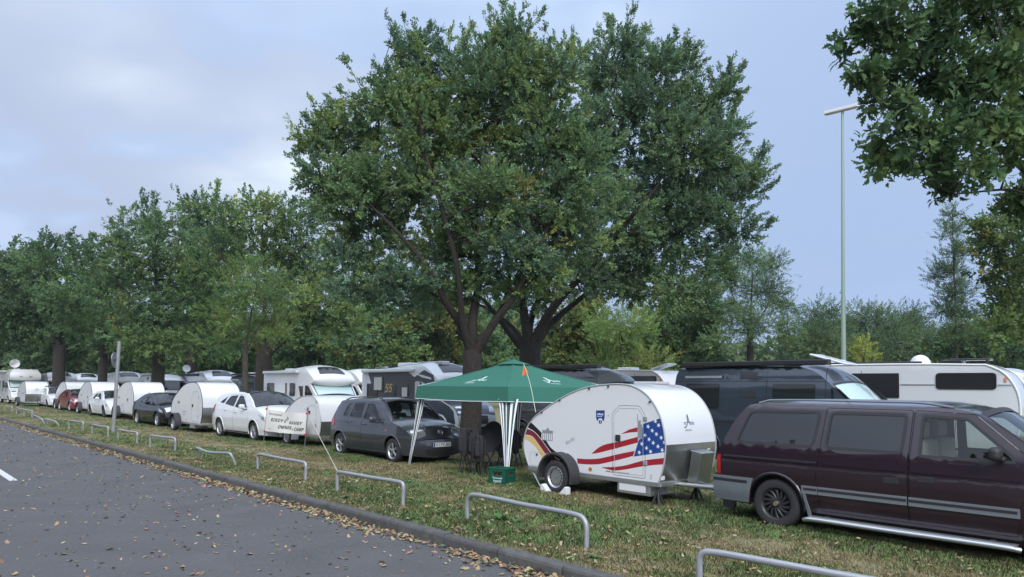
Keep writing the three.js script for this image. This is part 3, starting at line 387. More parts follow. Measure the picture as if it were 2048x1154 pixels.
// a patch: flat polygon with holes laid on a surface map (x, y, lift) -> point; thick > 0 adds its edge
function patch(poly, map, { holes = [], edge = 0.12, lift = 0, thick = 0, uv = null, normal = null } = {}) {
  const sh = new THREE.Shape(v2(area2(poly) > 0 ? poly : [...poly].reverse())); holes.forEach((h) => sh.holes.push(new THREE.Path(v2(area2(h) < 0 ? h : [...h].reverse()))));
  let g = new THREE.ShapeGeometry(sh); if (edge) g = tess(g, edge); else g = g.toNonIndexed();
  const p = g.attributes.position, u = g.attributes.uv, nn = g.attributes.normal, e = 0.004, a = V(0, 0, 0), b = V(0, 0, 0), c = V(0, 0, 0);
  for (let i = 0; i < p.count; i++) {
    const x = p.getX(i), y = p.getY(i); c.copy(map(x, y, lift + thick)); a.copy(map(x + e, y, lift + thick)).sub(map(x - e, y, lift + thick)); b.copy(map(x, y + e, lift + thick)).sub(map(x, y - e, lift + thick)); a.cross(b).normalize();
    p.setXYZ(i, c.x, c.y, c.z); nn.setXYZ(i, a.x, a.y, a.z); if (uv) { const q = uv(x, y); u.setXY(i, q[0], q[1]); } else u.setXY(i, x, y);
  }
  g = clean(g);
  if (thick > 0) {
    const q = [], w = [], base = -Math.min(lift, 0.004);
    for (const loop of [poly, ...holes]) { const dense = []; loop.forEach((s, i) => { const t = loop[(i + 1) % loop.length], n = Math.max(1, Math.ceil(Math.hypot(t[0] - s[0], t[1] - s[1]) / (edge || 1))); for (let j = 0; j < n; j++) dense.push([lerp(s[0], t[0], j / n), lerp(s[1], t[1], j / n)]); });
      dense.forEach((s, i) => { const t = dense[(i + 1) % dense.length]; const A = map(s[0], s[1], lift + base), B = map(t[0], t[1], lift + base), D = map(s[0], s[1], lift + thick), E = map(t[0], t[1], lift + thick); for (const v of [A, B, E, A, E, D]) { q.push(v.x, v.y, v.z); w.push(s[0], s[1]); } }); }
    const k = new THREE.BufferGeometry(); k.setAttribute('position', new THREE.Float32BufferAttribute(q, 3)); k.setAttribute('uv', new THREE.Float32BufferAttribute(w, 2)); k.computeVertexNormals(); g = mergeGeometries([g, k]);
  }
  return g;
}
function flipZ(g) { const h = g.clone().scale(1, 1, -1); const p = h.attributes.position.array, n = h.attributes.normal.array, u = h.attributes.uv.array; if (h.index) { const i = h.index.array; for (let k = 0; k < i.length; k += 3) { const t = i[k]; i[k] = i[k + 1]; i[k + 1] = t; } } else for (let k = 0; k < p.length; k += 9) for (let j = 0; j < 3; j++) { let t = p[k + j]; p[k + j] = p[k + 3 + j]; p[k + 3 + j] = t; t = n[k + j]; n[k + j] = n[k + 3 + j]; n[k + 3 + j] = t; if (j < 2) { const s = k / 3 * 2; t = u[s + j]; u[s + j] = u[s + 2 + j]; u[s + 2 + j] = t; } } return h; }
function wheelGeos(r, w, style, rr0) {
  const R = r, h = w / 2, ri = rr0 || r * 0.64;
  const tyre = new THREE.LatheGeometry([[ri, -h * 0.8], [ri + 0.012, -h * 0.96], [R - 0.045, -h], [R - 0.012, -h * 0.84], [R, -h * 0.6], [R, h * 0.6], [R - 0.012, h * 0.84], [R - 0.045, h], [ri + 0.012, h * 0.96], [ri, h * 0.8]].map((p) => new THREE.Vector2(...p)), 40).rotateX(Math.PI / 2);
  const parts = []; const lathe = (pts, seg = 36) => new THREE.LatheGeometry(pts.map((p) => new THREE.Vector2(...p)), seg).rotateX(Math.PI / 2);
  parts.push(lathe([[ri, -h * 0.8], [ri - 0.02, -h * 0.6], [ri - 0.03, h * 0.35], [ri - 0.02, h * 0.72], [ri - 0.004, h * 0.88], [ri + 0.006, h * 0.93]]));
  const dark = [lathe([[0.001, -h * 0.1], [ri - 0.03, -h * 0.1]])];
  if (style === 'steel') {
    const s = new THREE.Shape(); s.absarc(0, 0, ri - 0.022, 0, Math.PI * 2); for (let i = 0; i < 16; i++) { const a = i / 16 * 6.2832, p = new THREE.Path(); p.absarc(Math.cos(a) * ri * 0.74, Math.sin(a) * ri * 0.74, ri * 0.1, 0, 6.2832, true); s.holes.push(p); }
    const d = new THREE.ExtrudeGeometry(s, { depth: 0.012, bevelEnabled: false, curveSegments: 10 }), q = d.attributes.position; for (let i = 0; i < q.count; i++) { const e = Math.hypot(q.getX(i), q.getY(i)) / ri; q.setZ(i, q.getZ(i) + h * (0.32 + 0.25 * sst(0.35, 0.75, e) - 0.3 * sst(0.8, 1, e))); } d.computeVertexNormals(); parts.push(d);
    parts.push(lathe([[0.001, h * 0.72], [ri * 0.16, h * 0.72], [ri * 0.2, h * 0.6], [ri * 0.26, h * 0.36]], 24));
    for (let i = 0; i < 5; i++) { const a = i / 5 * 6.2832 + 0.3; parts.push(new THREE.CylinderGeometry(0.011, 0.013, 0.02, 6).rotateX(Math.PI / 2).translate(Math.cos(a) * ri * 0.38, Math.sin(a) * ri * 0.38, h * 0.42)); }
  } else {
    const [n, w0, w1, tw] = { five: [5, 0.2, 0.3, 0], ten: [10, 0.12, 0.13, 0], swirl: [14, 0.1, 0.13, 0.42] }[style];
    for (let i = 0; i < n; i++) { const a = i / n * 6.2832 + 0.31, pts = []; for (let j = 0; j <= 4; j++) { const t = j / 4, e = lerp(0.2, 0.96, t) * ri, b = a + tw * t, w = lerp(w0, w1, t) * ri * 0.5; pts.push([e, b, w]); } const L = pts.map(([e, b, w]) => [Math.cos(b) * e - Math.sin(b) * w, Math.sin(b) * e + Math.cos(b) * w]), Rr = pts.map(([e, b, w]) => [Math.cos(b) * e + Math.sin(b) * w, Math.sin(b) * e - Math.cos(b) * w]).reverse(); parts.push(new THREE.ExtrudeGeometry(new THREE.Shape(v2([...Rr.reverse(), ...L.reverse()])), { depth: 0.02, bevelEnabled: true, bevelSize: 0.006, bevelThickness: 0.006, bevelSegments: 1 }).translate(0, 0, h * 0.5)); }
    parts.push(lathe([[0.001, h * 0.85], [ri * 0.15, h * 0.84], [ri * 0.24, h * 0.72], [ri * 0.27, h * 0.45]], 24));
  }
  return { tyre, rim: merge(parts), back: merge(dark) };
}
const wheelCache = new Map();
function wheel(parent, x, z, r, w, style, rimMat, side, ri) {
  const key = [r, w, style, ri].join(); if (!wheelCache.has(key)) wheelCache.set(key, wheelGeos(r, w, style, ri)); const g = wheelCache.get(key);
  const o = new THREE.Group(); o.name = 'wheel'; parent.add(o); o.position.set(x, r - 0.012, z - side * w / 2); if (side < 0) o.rotation.y = Math.PI; o.rotateZ(x * 7.3);
  mesh('tyre', g.tyre, M.tyre, o); mesh('rim', g.rim, rimMat, o); mesh('brake_plate', g.back, M.inner, o); return o;
}
// put a vehicle so that the local point (lx, 0, lz) stands at the place seen at pixel (px, py); heading is its angle to the line of sight
function place(g, px, py, theta, lx, lz, y = 0) { const a = -(90 - theta) * Math.PI / 180; g.rotation.y = a; const P = G(px, py, 0), l = V(lx, 0, lz).applyAxisAngle(YUP, a); g.position.set(P.x - l.x, y, P.z - l.z); return g; }
class Shell {
  // edge: top outline from front bottom over the roof to the rear bottom as named runs; sec: half-width share by height
  constructor(s) {
    Object.assign(this, { taperF: 0.08, taperR: 0.06, taperLen: 0.7, ...s }); this.h = this.W / 2; this.secF = table(this.sec);
    this.runs = this.edge.map((e) => ({ ...e, line: curve2(e.pts, e.n || 10) }));
    this.side = (x, y, l = 0) => V(x, y, this.w(x, y) + l);
  }
  w(x, y) { const a = clamp((x - (this.L - this.taperLen)) / this.taperLen, 0, 1.2), b = clamp((this.taperLen - x) / this.taperLen, 0, 1.2); return this.h * this.secF(y) * (1 - this.taperF * a * a - this.taperR * b * b); }
  outline() { const o = []; this.runs.forEach((r) => r.line.forEach((p, i) => { const q = o[o.length - 1]; if (!q || Math.hypot(q[0] - p[0], q[1] - p[1]) > 0.004) o.push(p); })); return o; }
  body(clear, arches) { // side outline closed along the sill with wheel arches [x, y, r]
    const o = this.outline(), e = o[o.length - 1], b = [...o]; if (Math.abs(e[1] - clear) > 0.01) b.push([e[0], clear]);
    for (const [x, y, r] of arches) { const a0 = Math.asin(clamp((clear - y) / r, -1, 1)); for (let j = 0; j <= 14; j++) { const a = Math.PI - a0 + (a0 * 2 - Math.PI) * j / 14; b.push([x + Math.cos(a) * r, y + Math.sin(a) * r]); } }
    if (Math.abs(o[0][1] - clear) > 0.01) b.push([o[0][0], clear]); return b;
  }
  strip(run) { // (s along the run 0..1, t across -1..1, lift)
    const r = this.runs.find((k) => k.name === run), c = r.line, n = c.length - 1, crown = r.crown ?? 0.05, pw = r.pow || 2;
    return (s, t, l = 0) => { const f = clamp(s) * n, i = Math.min(n - 1, Math.floor(f)), u = f - i + (s > 1 ? (s - 1) * n : s < 0 ? s * n : 0), a = c[i], b = c[i + 1], p = [lerp(a[0], b[0], u), lerp(a[1], b[1], u)]; const q0 = c[Math.max(0, i - 1)], q1 = c[Math.min(n, i + 2)], tx = lerp(b[0] - q0[0], q1[0] - a[0], clamp(u)), ty = lerp(b[1] - q0[1], q1[1] - a[1], clamp(u)), m = Math.hypot(tx, ty) || 1, nx = ty / m, ny = -tx / m, d = (typeof crown === 'function' ? crown(s) : crown) * (1 - Math.pow(Math.abs(t), pw)) + l; return V(p[0] + nx * d, p[1] + ny * d, -t * this.w(p[0], p[1])); };
  }
  stripGeo(run, t0 = -1, t1 = 1, ns, nt = 10, l = 0, s0 = 0, s1 = 1) {
    const r = this.runs.find((k) => k.name === run), f = this.strip(run), N = ns || r.line.length - 1, p = [], uv = [], ix = [];
    for (let i = 0; i <= N; i++) for (let j = 0; j <= nt; j++) { const v = f(lerp(s0, s1, i / N), lerp(t0, t1, j / nt), l); p.push(v.x, v.y, v.z); uv.push(j / nt, i / N); }
    for (let i = 0; i < N; i++) for (let j = 0; j < nt; j++) { const a = i * (nt + 1) + j, b = a + nt + 1; ix.push(a, a + 1, b, b, a + 1, b + 1); }
    const g = new THREE.BufferGeometry(); g.setAttribute('position', new THREE.Float32BufferAttribute(p, 3)); g.setAttribute('uv', new THREE.Float32BufferAttribute(uv, 2)); g.setIndex(ix); g.computeVertexNormals(); return g;
  }
  rail(z0, r, mat, name, parent, from = 0, to = 1) { const o = this.outline(), a = Math.floor(o.length * from), b = Math.ceil(o.length * to), pts = o.slice(a, b).map(([x, y]) => V(x, y, z0(x, y))); return mesh(name, tubeGeo(pts, r, 6, pts.length), mat, parent); }
}
const both = (parent, name, geo, mat, label) => { const a = mesh(name, geo, mat, parent), b = mesh(name, flipZ(geo), mat, parent); return [a, b]; };
function seats(parent, list, mat, W) { for (const [x, y, n] of list) for (let i = 0; i < n; i++) { const z = (i - (n - 1) / 2) * (W / n) * 0.9; const w = W / n * 0.72; mesh('seat', merge([bx(0.5, 0.16, w, x, y, z, 0.06), bx(0.15, 0.62, w, x - 0.3, y + 0.32, z, 0.06, [0, 0, 0]), bx(0.1, 0.2, w * 0.55, x - 0.34, y + 0.74, z, 0.04)]), mat, parent); } }
// ------------------------------------------------------------------ passenger cars
function car(o) {
  const t = thing(o.name, o.label, o.category || 'car', o.group), S = new Shell(o), P = o.paint, arch = o.wr + (o.archGap ?? 0.055), AX = o.axles || o.wb, A = AX.map((x) => [x, o.wr, arch]), clear = o.clear;
  const body = S.body(clear, A), doors = (o.doors || []).map((d) => ({ ...d, pts: d.r === 0 ? d.pts : rnd2(d.pts, d.r || 0.05, 3), win: d.win && rnd2(d.win, d.wr || 0.05, 3) })), wins = (o.wins || []).map((w) => ({ ...w, pts: rnd2(w.pts, w.r || 0.05, 3) }));
  const Hs = [...doors.map((d) => off(d.pts, 0.006)), ...wins.map((w) => w.pts)];
  both(t, 'side_panel', patch(body, S.side, { holes: Hs, edge: o.edge_ || 0.14 }), P);
  const pane = (w, mat, par, z) => { const g = patch(w, S.side, { lift: -0.006, edge: 0.2 }), rg = patch(off(w, 0.004), S.side, { holes: [off(w, -(o.seal ?? 0.022))], lift: -0.001, thick: 0.004, edge: 0.25 }); return [z > 0 ? g : flipZ(g), z > 0 ? rg : flipZ(rg)]; };
  for (const s of [1, -1]) {
    for (const d of doors) { const g = patch(d.pts, S.side, { holes: d.win ? [d.win] : [], edge: o.edge_ || 0.14 }); const m = mesh('door', s > 0 ? g : flipZ(g), P, t);
      if (d.win) { const [a, b] = pane(d.win, d.glass || o.glass || M.glass, m, s); mesh('window', a, d.glass || o.glass || M.glass, m); mesh('window_frame', b, o.sealMat || M.trim, m); }
      if (d.handle) { const [x, y] = d.handle, w = S.w(x, y); mesh('handle', o.flatHandle ? bx(...(d.hs || [0.17, 0.07, 0.012]), x, y, s * (w + 0.001), 0.005) : bx(0.19, 0.028, 0.03, x, y, s * (w + 0.012), 0.012), o.handleMat || P, m); } }
    for (const w of wins) { const [a, b] = pane(w.pts, w.glass || o.glass || M.glass, t, s); mesh('window', a, w.glass || o.glass || M.glass, t); mesh('window_frame', b, o.sealMat || M.trim, t); }
    for (const q of o.sideParts || []) { const g = patch(q.pts, S.side, { lift: 0.001, thick: q.thick || 0.012, edge: 0.15 }); mesh(q.name, s > 0 ? g : flipZ(g), q.mat, t); }
    // arch lips
    for (const [x, y, r] of A) { const pts = []; const a0 = Math.asin(clamp((clear - y) / r, -1, 1)); for (let j = 0; j <= 16; j++) { const a = Math.PI - a0 + (a0 * 2 - Math.PI) * j / 16, X = x + Math.cos(a) * (r + 0.004), Y = y + Math.sin(a) * (r + 0.004); pts.push(V(X, Y, s * S.w(X, Y))); } mesh('arch_lip', tubeGeo(pts, o.lip || 0.016, 6, 24), o.lipMat || P, t); }
    const mx = o.mirror; if (mx) mesh('wing_mirror', merge([bx(0.12, 0.15, 0.2, mx[0], mx[1], s * (S.w(mx[0], mx[1]) + 0.14), 0.055), bx(0.07, 0.05, 0.14, mx[0] + 0.03, mx[1] - 0.06, s * (S.w(mx[0], mx[1]) + 0.02), 0.02)]), o.mirrorMat || P, t);
  }
  for (const r of S.runs) {
    if (r.glass) { const q = r.pillar ?? 0.07; mesh(r.name, S.stripGeo(r.name, -1 + q, 1 - q, null, 10, -0.008, r.g0 ?? 0.03, r.g1 ?? 0.97), r.glass, t); for (const [a, b] of [[-1, -1 + q], [1 - q, 1]]) mesh('pillar', S.stripGeo(r.name, a, b, null, 2), r.mat || P, t); for (const a of [[-1 + q, 1 - q, 2, 8, 0.002, -0.01, (r.g0 ?? 0.03) + 0.03], [-1 + q, 1 - q, 2, 8, 0.002, (r.g1 ?? 0.97) - 0.03, 1.01], [-1 + q - 0.01, -1 + q + 0.03, null, 1, 0.002], [1 - q - 0.03, 1 - q + 0.01, null, 1, 0.002]]) mesh('glass_seal', S.stripGeo(r.name, ...a), M.black, t); }
    else mesh(r.name, S.stripGeo(r.name, -1, 1, null, 12), r.mat || P, t);
  }
  for (const q of o.noseParts || []) { const f = S.strip(q.run), m2 = (x, y, l) => f(y, x, l); const list = q.mirror ? [q.pts, q.pts.map(([a, b]) => [-a, b])] : [q.pts]; for (const pts of list) mesh(q.name, patch(q.r ? rnd2(pts, q.r, 3) : pts, m2, { lift: q.lift ?? 0.001, thick: q.thick ?? 0.01, edge: 0.15, uv: q.uv }), q.mat, t); }
  // dark tub inside, floor, wheel wells
  const y1 = o.belt - 0.06, iw = o.W - 0.5, e0 = S.outline(); mesh('interior', merge([bx(o.L - 0.5, 0.05, o.W - 0.24, o.L / 2, clear + 0.04, 0, 0.01), bx(o.wb[1] - o.wb[0] - 2 * arch - 0.02, y1 - clear - 0.06, o.W - 0.26, (o.wb[0] + o.wb[1]) / 2, (y1 + clear) / 2 - 0.1, 0, 0.02), bx(o.L - 0.55, o.hoodY - clear - 0.2, iw, o.L / 2, (o.hoodY + clear) / 2 - 0.06, 0, 0.02), bx(0.35, 0.24, o.W - 0.4, o.dash, y1 - 0.08, 0, 0.06)]), M.inner, t);
  seats(t, o.seats || [], o.seatMat || M.seat, o.W - 0.35);
  for (const x of AX) for (const s of [1, -1]) wheel(t, x, s * (o.W / 2 - (o.inset ?? 0.02)), o.wr, o.ww || 0.2, o.rimStyle || 'ten', o.rimMat || M.rim, s, o.ri);
  if (o.roofRails) for (const s of [1, -1]) { const [x0, x1] = o.roofRails, run = S.strip('roof'), pts = []; for (let j = 0; j <= 8; j++) { const v = run(lerp(x0, x1, j / 8), s * 0.93, j === 0 || j === 8 ? 0.005 : 0.035); pts.push(v); } mesh('roof_rail', tubeGeo(pts, 0.016, 6, 16), o.railMat || M.trim, t); }
  o.extra && o.extra(t, S); return t;
}
const plateTex = (txt, w = 512, h = 114) => canvasTex(w, h, (c) => { c.fillStyle = '#e9e9e4'; c.fillRect(0, 0, w, h); c.fillStyle = '#1b3f9c'; c.fillRect(0, 0, w * 0.09, h); c.strokeStyle = '#111'; c.lineWidth = 4; c.strokeRect(2, 2, w - 4, h - 4); c.fillStyle = '#0b0b0b'; c.font = `bold ${h * 0.82}px sans-serif`; c.textAlign = 'center'; c.textBaseline = 'middle'; c.fillText(txt, w * 0.545, h * 0.55, w * 0.86); });
const plate = (t, txt, x, y, z, ry, rz = 0, name = 'number_plate') => { const g = bx(0.012, 0.11, 0.52, 0, 0, 0, 0); const m = mesh(name, g, [M.white, M.white, M.white, M.white, M.white, M.white], t); m.material = M.whiteFlat; m.position.set(x, y, z); m.rotation.y = ry; const f = mesh('plate_face', new THREE.PlaneGeometry(0.515, 0.105).rotateY(Math.PI / 2).translate(0.0085, 0, 0), new THREE.MeshStandardMaterial({ map: plateTex(txt), roughness: 0.4 }), m); return m; };
// ------------------------------------------------------------------ the parked row, from the right
const PT = { plum: phys({ color: C(0.015, 0.0045, 0.011), roughness: 0.4, metalness: 0.2, clearcoat: 1, clearcoatRoughness: 0.06 }), anth: phys({ color: C(0.05, 0.054, 0.065), roughness: 0.36, metalness: 0.4, clearcoat: 1, clearcoatRoughness: 0.03 }), white: M.white, black: phys({ color: C(0.005, 0.005, 0.006), roughness: 0.22, metalness: 0, clearcoat: 0.35, clearcoatRoughness: 0.01, specularIntensity: 0.6 }), red: phys({ color: C(0.2, 0.01, 0.014), roughness: 0.3, metalness: 0.35, clearcoat: 1, clearcoatRoughness: 0.03 }), silver: phys({ color: C(0.6, 0.63, 0.67), roughness: 0.33, metalness: 0.25, clearcoat: 1, clearcoatRoughness: 0.03 }) };
const bumperGrey = std(0.125, 0.14, 0.155, 0.55), gold = std(0.5, 0.4, 0.22, 0.3, 0.8);
{
  const t = car({ name: 'minivan', label: 'dark plum minivan with tinted side windows at the right edge', L: 5.05, W: 1.83, belt: 1.05, hoodY: 0.95, dash: 3.75, clear: 0.26, wb: [1.05, 4.2], wr: 0.325, ww: 0.22, ri: 0.205, rimStyle: 'swirl', rimMat: M.rimDark, paint: PT.plum, lip: 0.026, archGap: 0.06, edge_: 0.11, sealMat: M.black, seal: 0.03,
    sec: [[0.2, 0.92], [0.45, 0.985], [0.8, 1], [1.04, 0.98, 1], [1.58, 0.82], [1.63, 0.785], [1.66, 0.74]], taperF: 0.09, taperR: 0.05,
    edge: [{ name: 'front_bumper', pts: [[5.0, 0.26], [5.04, 0.45], [5.0, 0.62]], crown: 0.1, mat: bumperGrey }, { name: 'nose', pts: [[5.0, 0.62], [4.97, 0.76], [4.9, 0.86]], crown: 0.1 }, { name: 'bonnet', pts: [[4.9, 0.86], [4.55, 0.97], [4.2, 1.04]], crown: 0.07 }, { name: 'windscreen', pts: [[4.2, 1.04], [3.82, 1.27], [3.38, 1.585]], crown: 0.08, glass: M.glass, pillar: 0.06, mat: PT.plum }, { name: 'roof', pts: [[3.38, 1.585], [3.1, 1.635], [2, 1.655], [1, 1.65], [0.6, 1.625]], crown: 0.045, n: 16 }, { name: 'rear_window', pts: [[0.6, 1.625], [0.42, 1.42], [0.28, 1.15]], crown: 0.06, glass: M.privacy, mat: PT.plum }, { name: 'tailgate', pts: [[0.28, 1.15], [0.19, 0.92], [0.17, 0.65]], crown: 0.05 }, { name: 'rear_bumper', pts: [[0.17, 0.65], [0.11, 0.62], [0.1, 0.5], [0.2, 0.27]], crown: 0.08, mat: bumperGrey }],
    doors: [{ pts: [[1.66, 0.3], [2.68, 0.3], [2.68, 0.95], [2.7, 1.6], [1.69, 1.6], [1.64, 1.0], [1.6, 0.72]], r: 0.03, win: [[1.7, 1.09], [1.735, 1.555], [2.65, 1.56], [2.62, 1.09]], glass: M.privacy, wr: 0.07, handle: [2.5, 0.77], flat: 1 }, { pts: [[2.7, 0.3], [3.74, 0.3], [3.77, 0.62], [3.82, 0.72], [3.84, 1.14], [3.34, 1.575], [2.725, 1.6], [2.7, 0.95]], r: 0.03, win: [[2.79, 1.07], [2.8, 1.555], [3.27, 1.535], [3.72, 1.14], [3.74, 1.07]], wr: 0.05, handle: [2.87, 0.815] }],
    flatHandle: 1, handleMat: M.black, wins: [{ pts: [[0.45, 1.09], [0.62, 1.54], [1.62, 1.56], [1.56, 1.09]], glass: M.privacy, r: 0.08 }],
    sideParts: [{ name: 'side_moulding', pts: rect(1.42, 0.5, 1.625, 0.6), thick: 0.02, mat: bumperGrey }, { name: 'side_moulding', pts: rect(1.635, 0.5, 2.675, 0.6), thick: 0.02, mat: bumperGrey }, { name: 'side_moulding', pts: rect(2.695, 0.5, 3.77, 0.6), thick: 0.02, mat: bumperGrey },
      { name: 'moulding_insert', pts: rect(1.45, 0.545, 1.62, 0.575), thick: 0.024, mat: M.black }, { name: 'moulding_insert', pts: rect(1.64, 0.545, 2.67, 0.575), thick: 0.024, mat: M.black }, { name: 'moulding_insert', pts: rect(2.7, 0.545, 3.75, 0.575), thick: 0.024, mat: M.black },
      { name: 'bumper_corner', pts: [[0.12, 0.28], [0.66, 0.28], [0.74, 0.62], [0.12, 0.62]], thick: 0.025, mat: bumperGrey }, { name: 'bumper_insert', pts: rect(0.13, 0.545, 0.66, 0.585), thick: 0.029, mat: M.black },
      { name: 'door_track', pts: rect(0.28, 0.895, 1.6, 0.915), thick: 0.003, mat: M.black }, { name: 'crease', pts: rect(0.24, 0.878, 1.61, 0.889), thick: 0.012, mat: PT.plum }, { name: 'crease', pts: rect(1.66, 0.886, 2.67, 0.9), thick: 0.011, mat: PT.plum }, { name: 'crease', pts: rect(2.705, 0.886, 3.8, 0.9), thick: 0.011, mat: PT.plum },
      { name: 'tail_light', pts: rect(0.178, 0.64, 0.235, 0.91), thick: 0.012, mat: M.red }, { name: 'mud_guard', pts: [[1.44, 0.5], [1.465, 0.5], [1.53, 0.2], [1.49, 0.2]], thick: 0.03, mat: bumperGrey }],
    mirror: [3.58, 1.17], mirrorMat: M.black, roofRails: [0.25, 0.93], railMat: std(0.16, 0.18, 0.22, 0.4), seats: [[3.0, 0.62, 2], [2.1, 0.62, 2], [1.2, 0.65, 3]], seatMat: M.seatLight,
    noseParts: [{ name: 'headlight', run: 'nose', pts: [[0.5, 0.1], [0.95, 0.1], [0.95, 0.85], [0.5, 0.85]], mirror: 1, mat: M.lamp }, { name: 'grille', run: 'nose', pts: [[-0.42, 0.1], [0.42, 0.1], [0.42, 0.8], [-0.42, 0.8]], mat: M.black }],
    extra: (g, S) => { for (const s of [1, -1]) { mesh('step_bar', merge([tubeGeo([[1.47, 0.17, s * 0.95], [1.5, 0.185, s * 0.975], [2.5, 0.19, s * 0.985], [3.72, 0.19, s * 0.975], [3.78, 0.18, s * 0.95]], 0.03, 10, 30), bx(2.2, 0.012, 0.12, 2.65, 0.222, s * 0.93, 0.003), bx(0.06, 0.05, 0.2, 1.7, 0.2, s * 0.86, 0.01), bx(0.06, 0.05, 0.2, 3.5, 0.2, s * 0.86, 0.01)]), M.alu, g); mesh('exhaust_pipe', bar([0.16, 0.24, 0.5], [0.7, 0.26, 0.5], 0.03, 0.03, 12), M.galv, g); }
      for (const w of g.children.filter((c) => c.name === 'wheel')) mesh('hub_cap', new THREE.CylinderGeometry(0.028, 0.034, 0.02, 18).rotateX(Math.PI / 2).translate(0, 0, 0.105), gold, w); mesh('tow_ball', merge([bar([0.3, 0.36, 0], [-0.02, 0.36, 0], 0.03), new THREE.SphereGeometry(0.03, 12, 8).translate(-0.04, 0.42, 0), bar([-0.04, 0.34, 0], [-0.04, 0.41, 0], 0.015)]), M.galv, g); } });
  place(t, 1550, 1055, 42.5, 1.05, 0.9);
}
const hatch = { L: 3.93, W: 1.68, belt: 0.97, hoodY: 0.8, dash: 2.75, clear: 0.2, wb: [0.63, 3.12], wr: 0.295, ww: 0.19, sec: [[0.18, 0.93], [0.45, 0.99], [0.62, 1], [0.9, 0.965], [1.02, 0.93], [1.25, 0.845], [1.42, 0.775], [1.52, 0.7]], taperF: 0.13, taperR: 0.09, roofRails: [0.05, 0.92],
  doors: [{ pts: [[1.08, 0.28], [1.7, 0.27], [1.7, 1.0], [1.735, 1.44], [1.08, 1.425], [0.985, 1.02], [1.03, 0.66]], r: 0.04, win: [[1.04, 1.03], [1.15, 1.385], [1.66, 1.4], [1.64, 1.0]], handle: [1.13, 0.9] }, { pts: [[1.715, 0.27], [2.71, 0.27], [2.73, 0.88], [2.68, 1.0], [2.16, 1.425], [1.75, 1.44], [1.715, 1.0]], r: 0.04, win: [[1.76, 0.99], [1.79, 1.395], [2.11, 1.375], [2.52, 1.05], [2.6, 0.95]], handle: [1.85, 0.86] }],
  wins: [{ pts: [[0.72, 1.05], [0.85, 1.35], [1.02, 1.39], [0.93, 1.03]], r: 0.04 }], mirror: [2.42, 1.0], seats: [[2.0, 0.5, 2], [1.1, 0.5, 2]] };
const emblem = (g, S, run, s, r = 0.055) => { const f = S.strip(run), c = f(s, 0, 0.028), n = f(s, 0, 0.06).sub(f(s, 0, 0)).normalize(), ring = new THREE.TorusGeometry(r, 0.009, 8, 24).scale(1.2, 1, 1), a = bar([-r * 0.95, r * 0.35, 0], [0, -r * 0.25, 0.005], 0.009), b = bar([r * 0.95, r * 0.35, 0], [0, -r * 0.25, 0.005], 0.009), m = mesh('emblem', merge([ring, a, b]), M.chrome, g); m.quaternion.setFromUnitVectors(V(0, 0, 1), n); m.position.copy(c); };
const stdNose = (lampY = [0.15, 0.95], lampX = [0.52, 0.93]) => [{ name: 'headlight', run: 'nose', pts: [[lampX[0], lampY[0] + 0.2], [lampX[1], lampY[0]], [lampX[1] + 0.02, lampY[1]], [lampX[0] + 0.1, lampY[1] - 0.1]], r: 0.1, mirror: 1, mat: M.lamp, thick: 0.02 }, { name: 'grille', run: 'nose', pts: [[-0.42, 0.8], [0.42, 0.8], [0.26, 0.12], [-0.26, 0.12]], r: 0.08, mat: M.black, thick: 0.008 }, { name: 'air_intake', run: 'front_bumper', pts: [[-0.62, 0.28], [0.62, 0.28], [0.56, 0.05], [-0.56, 0.05]], r: 0.05, mat: M.black, thick: 0.006 }];
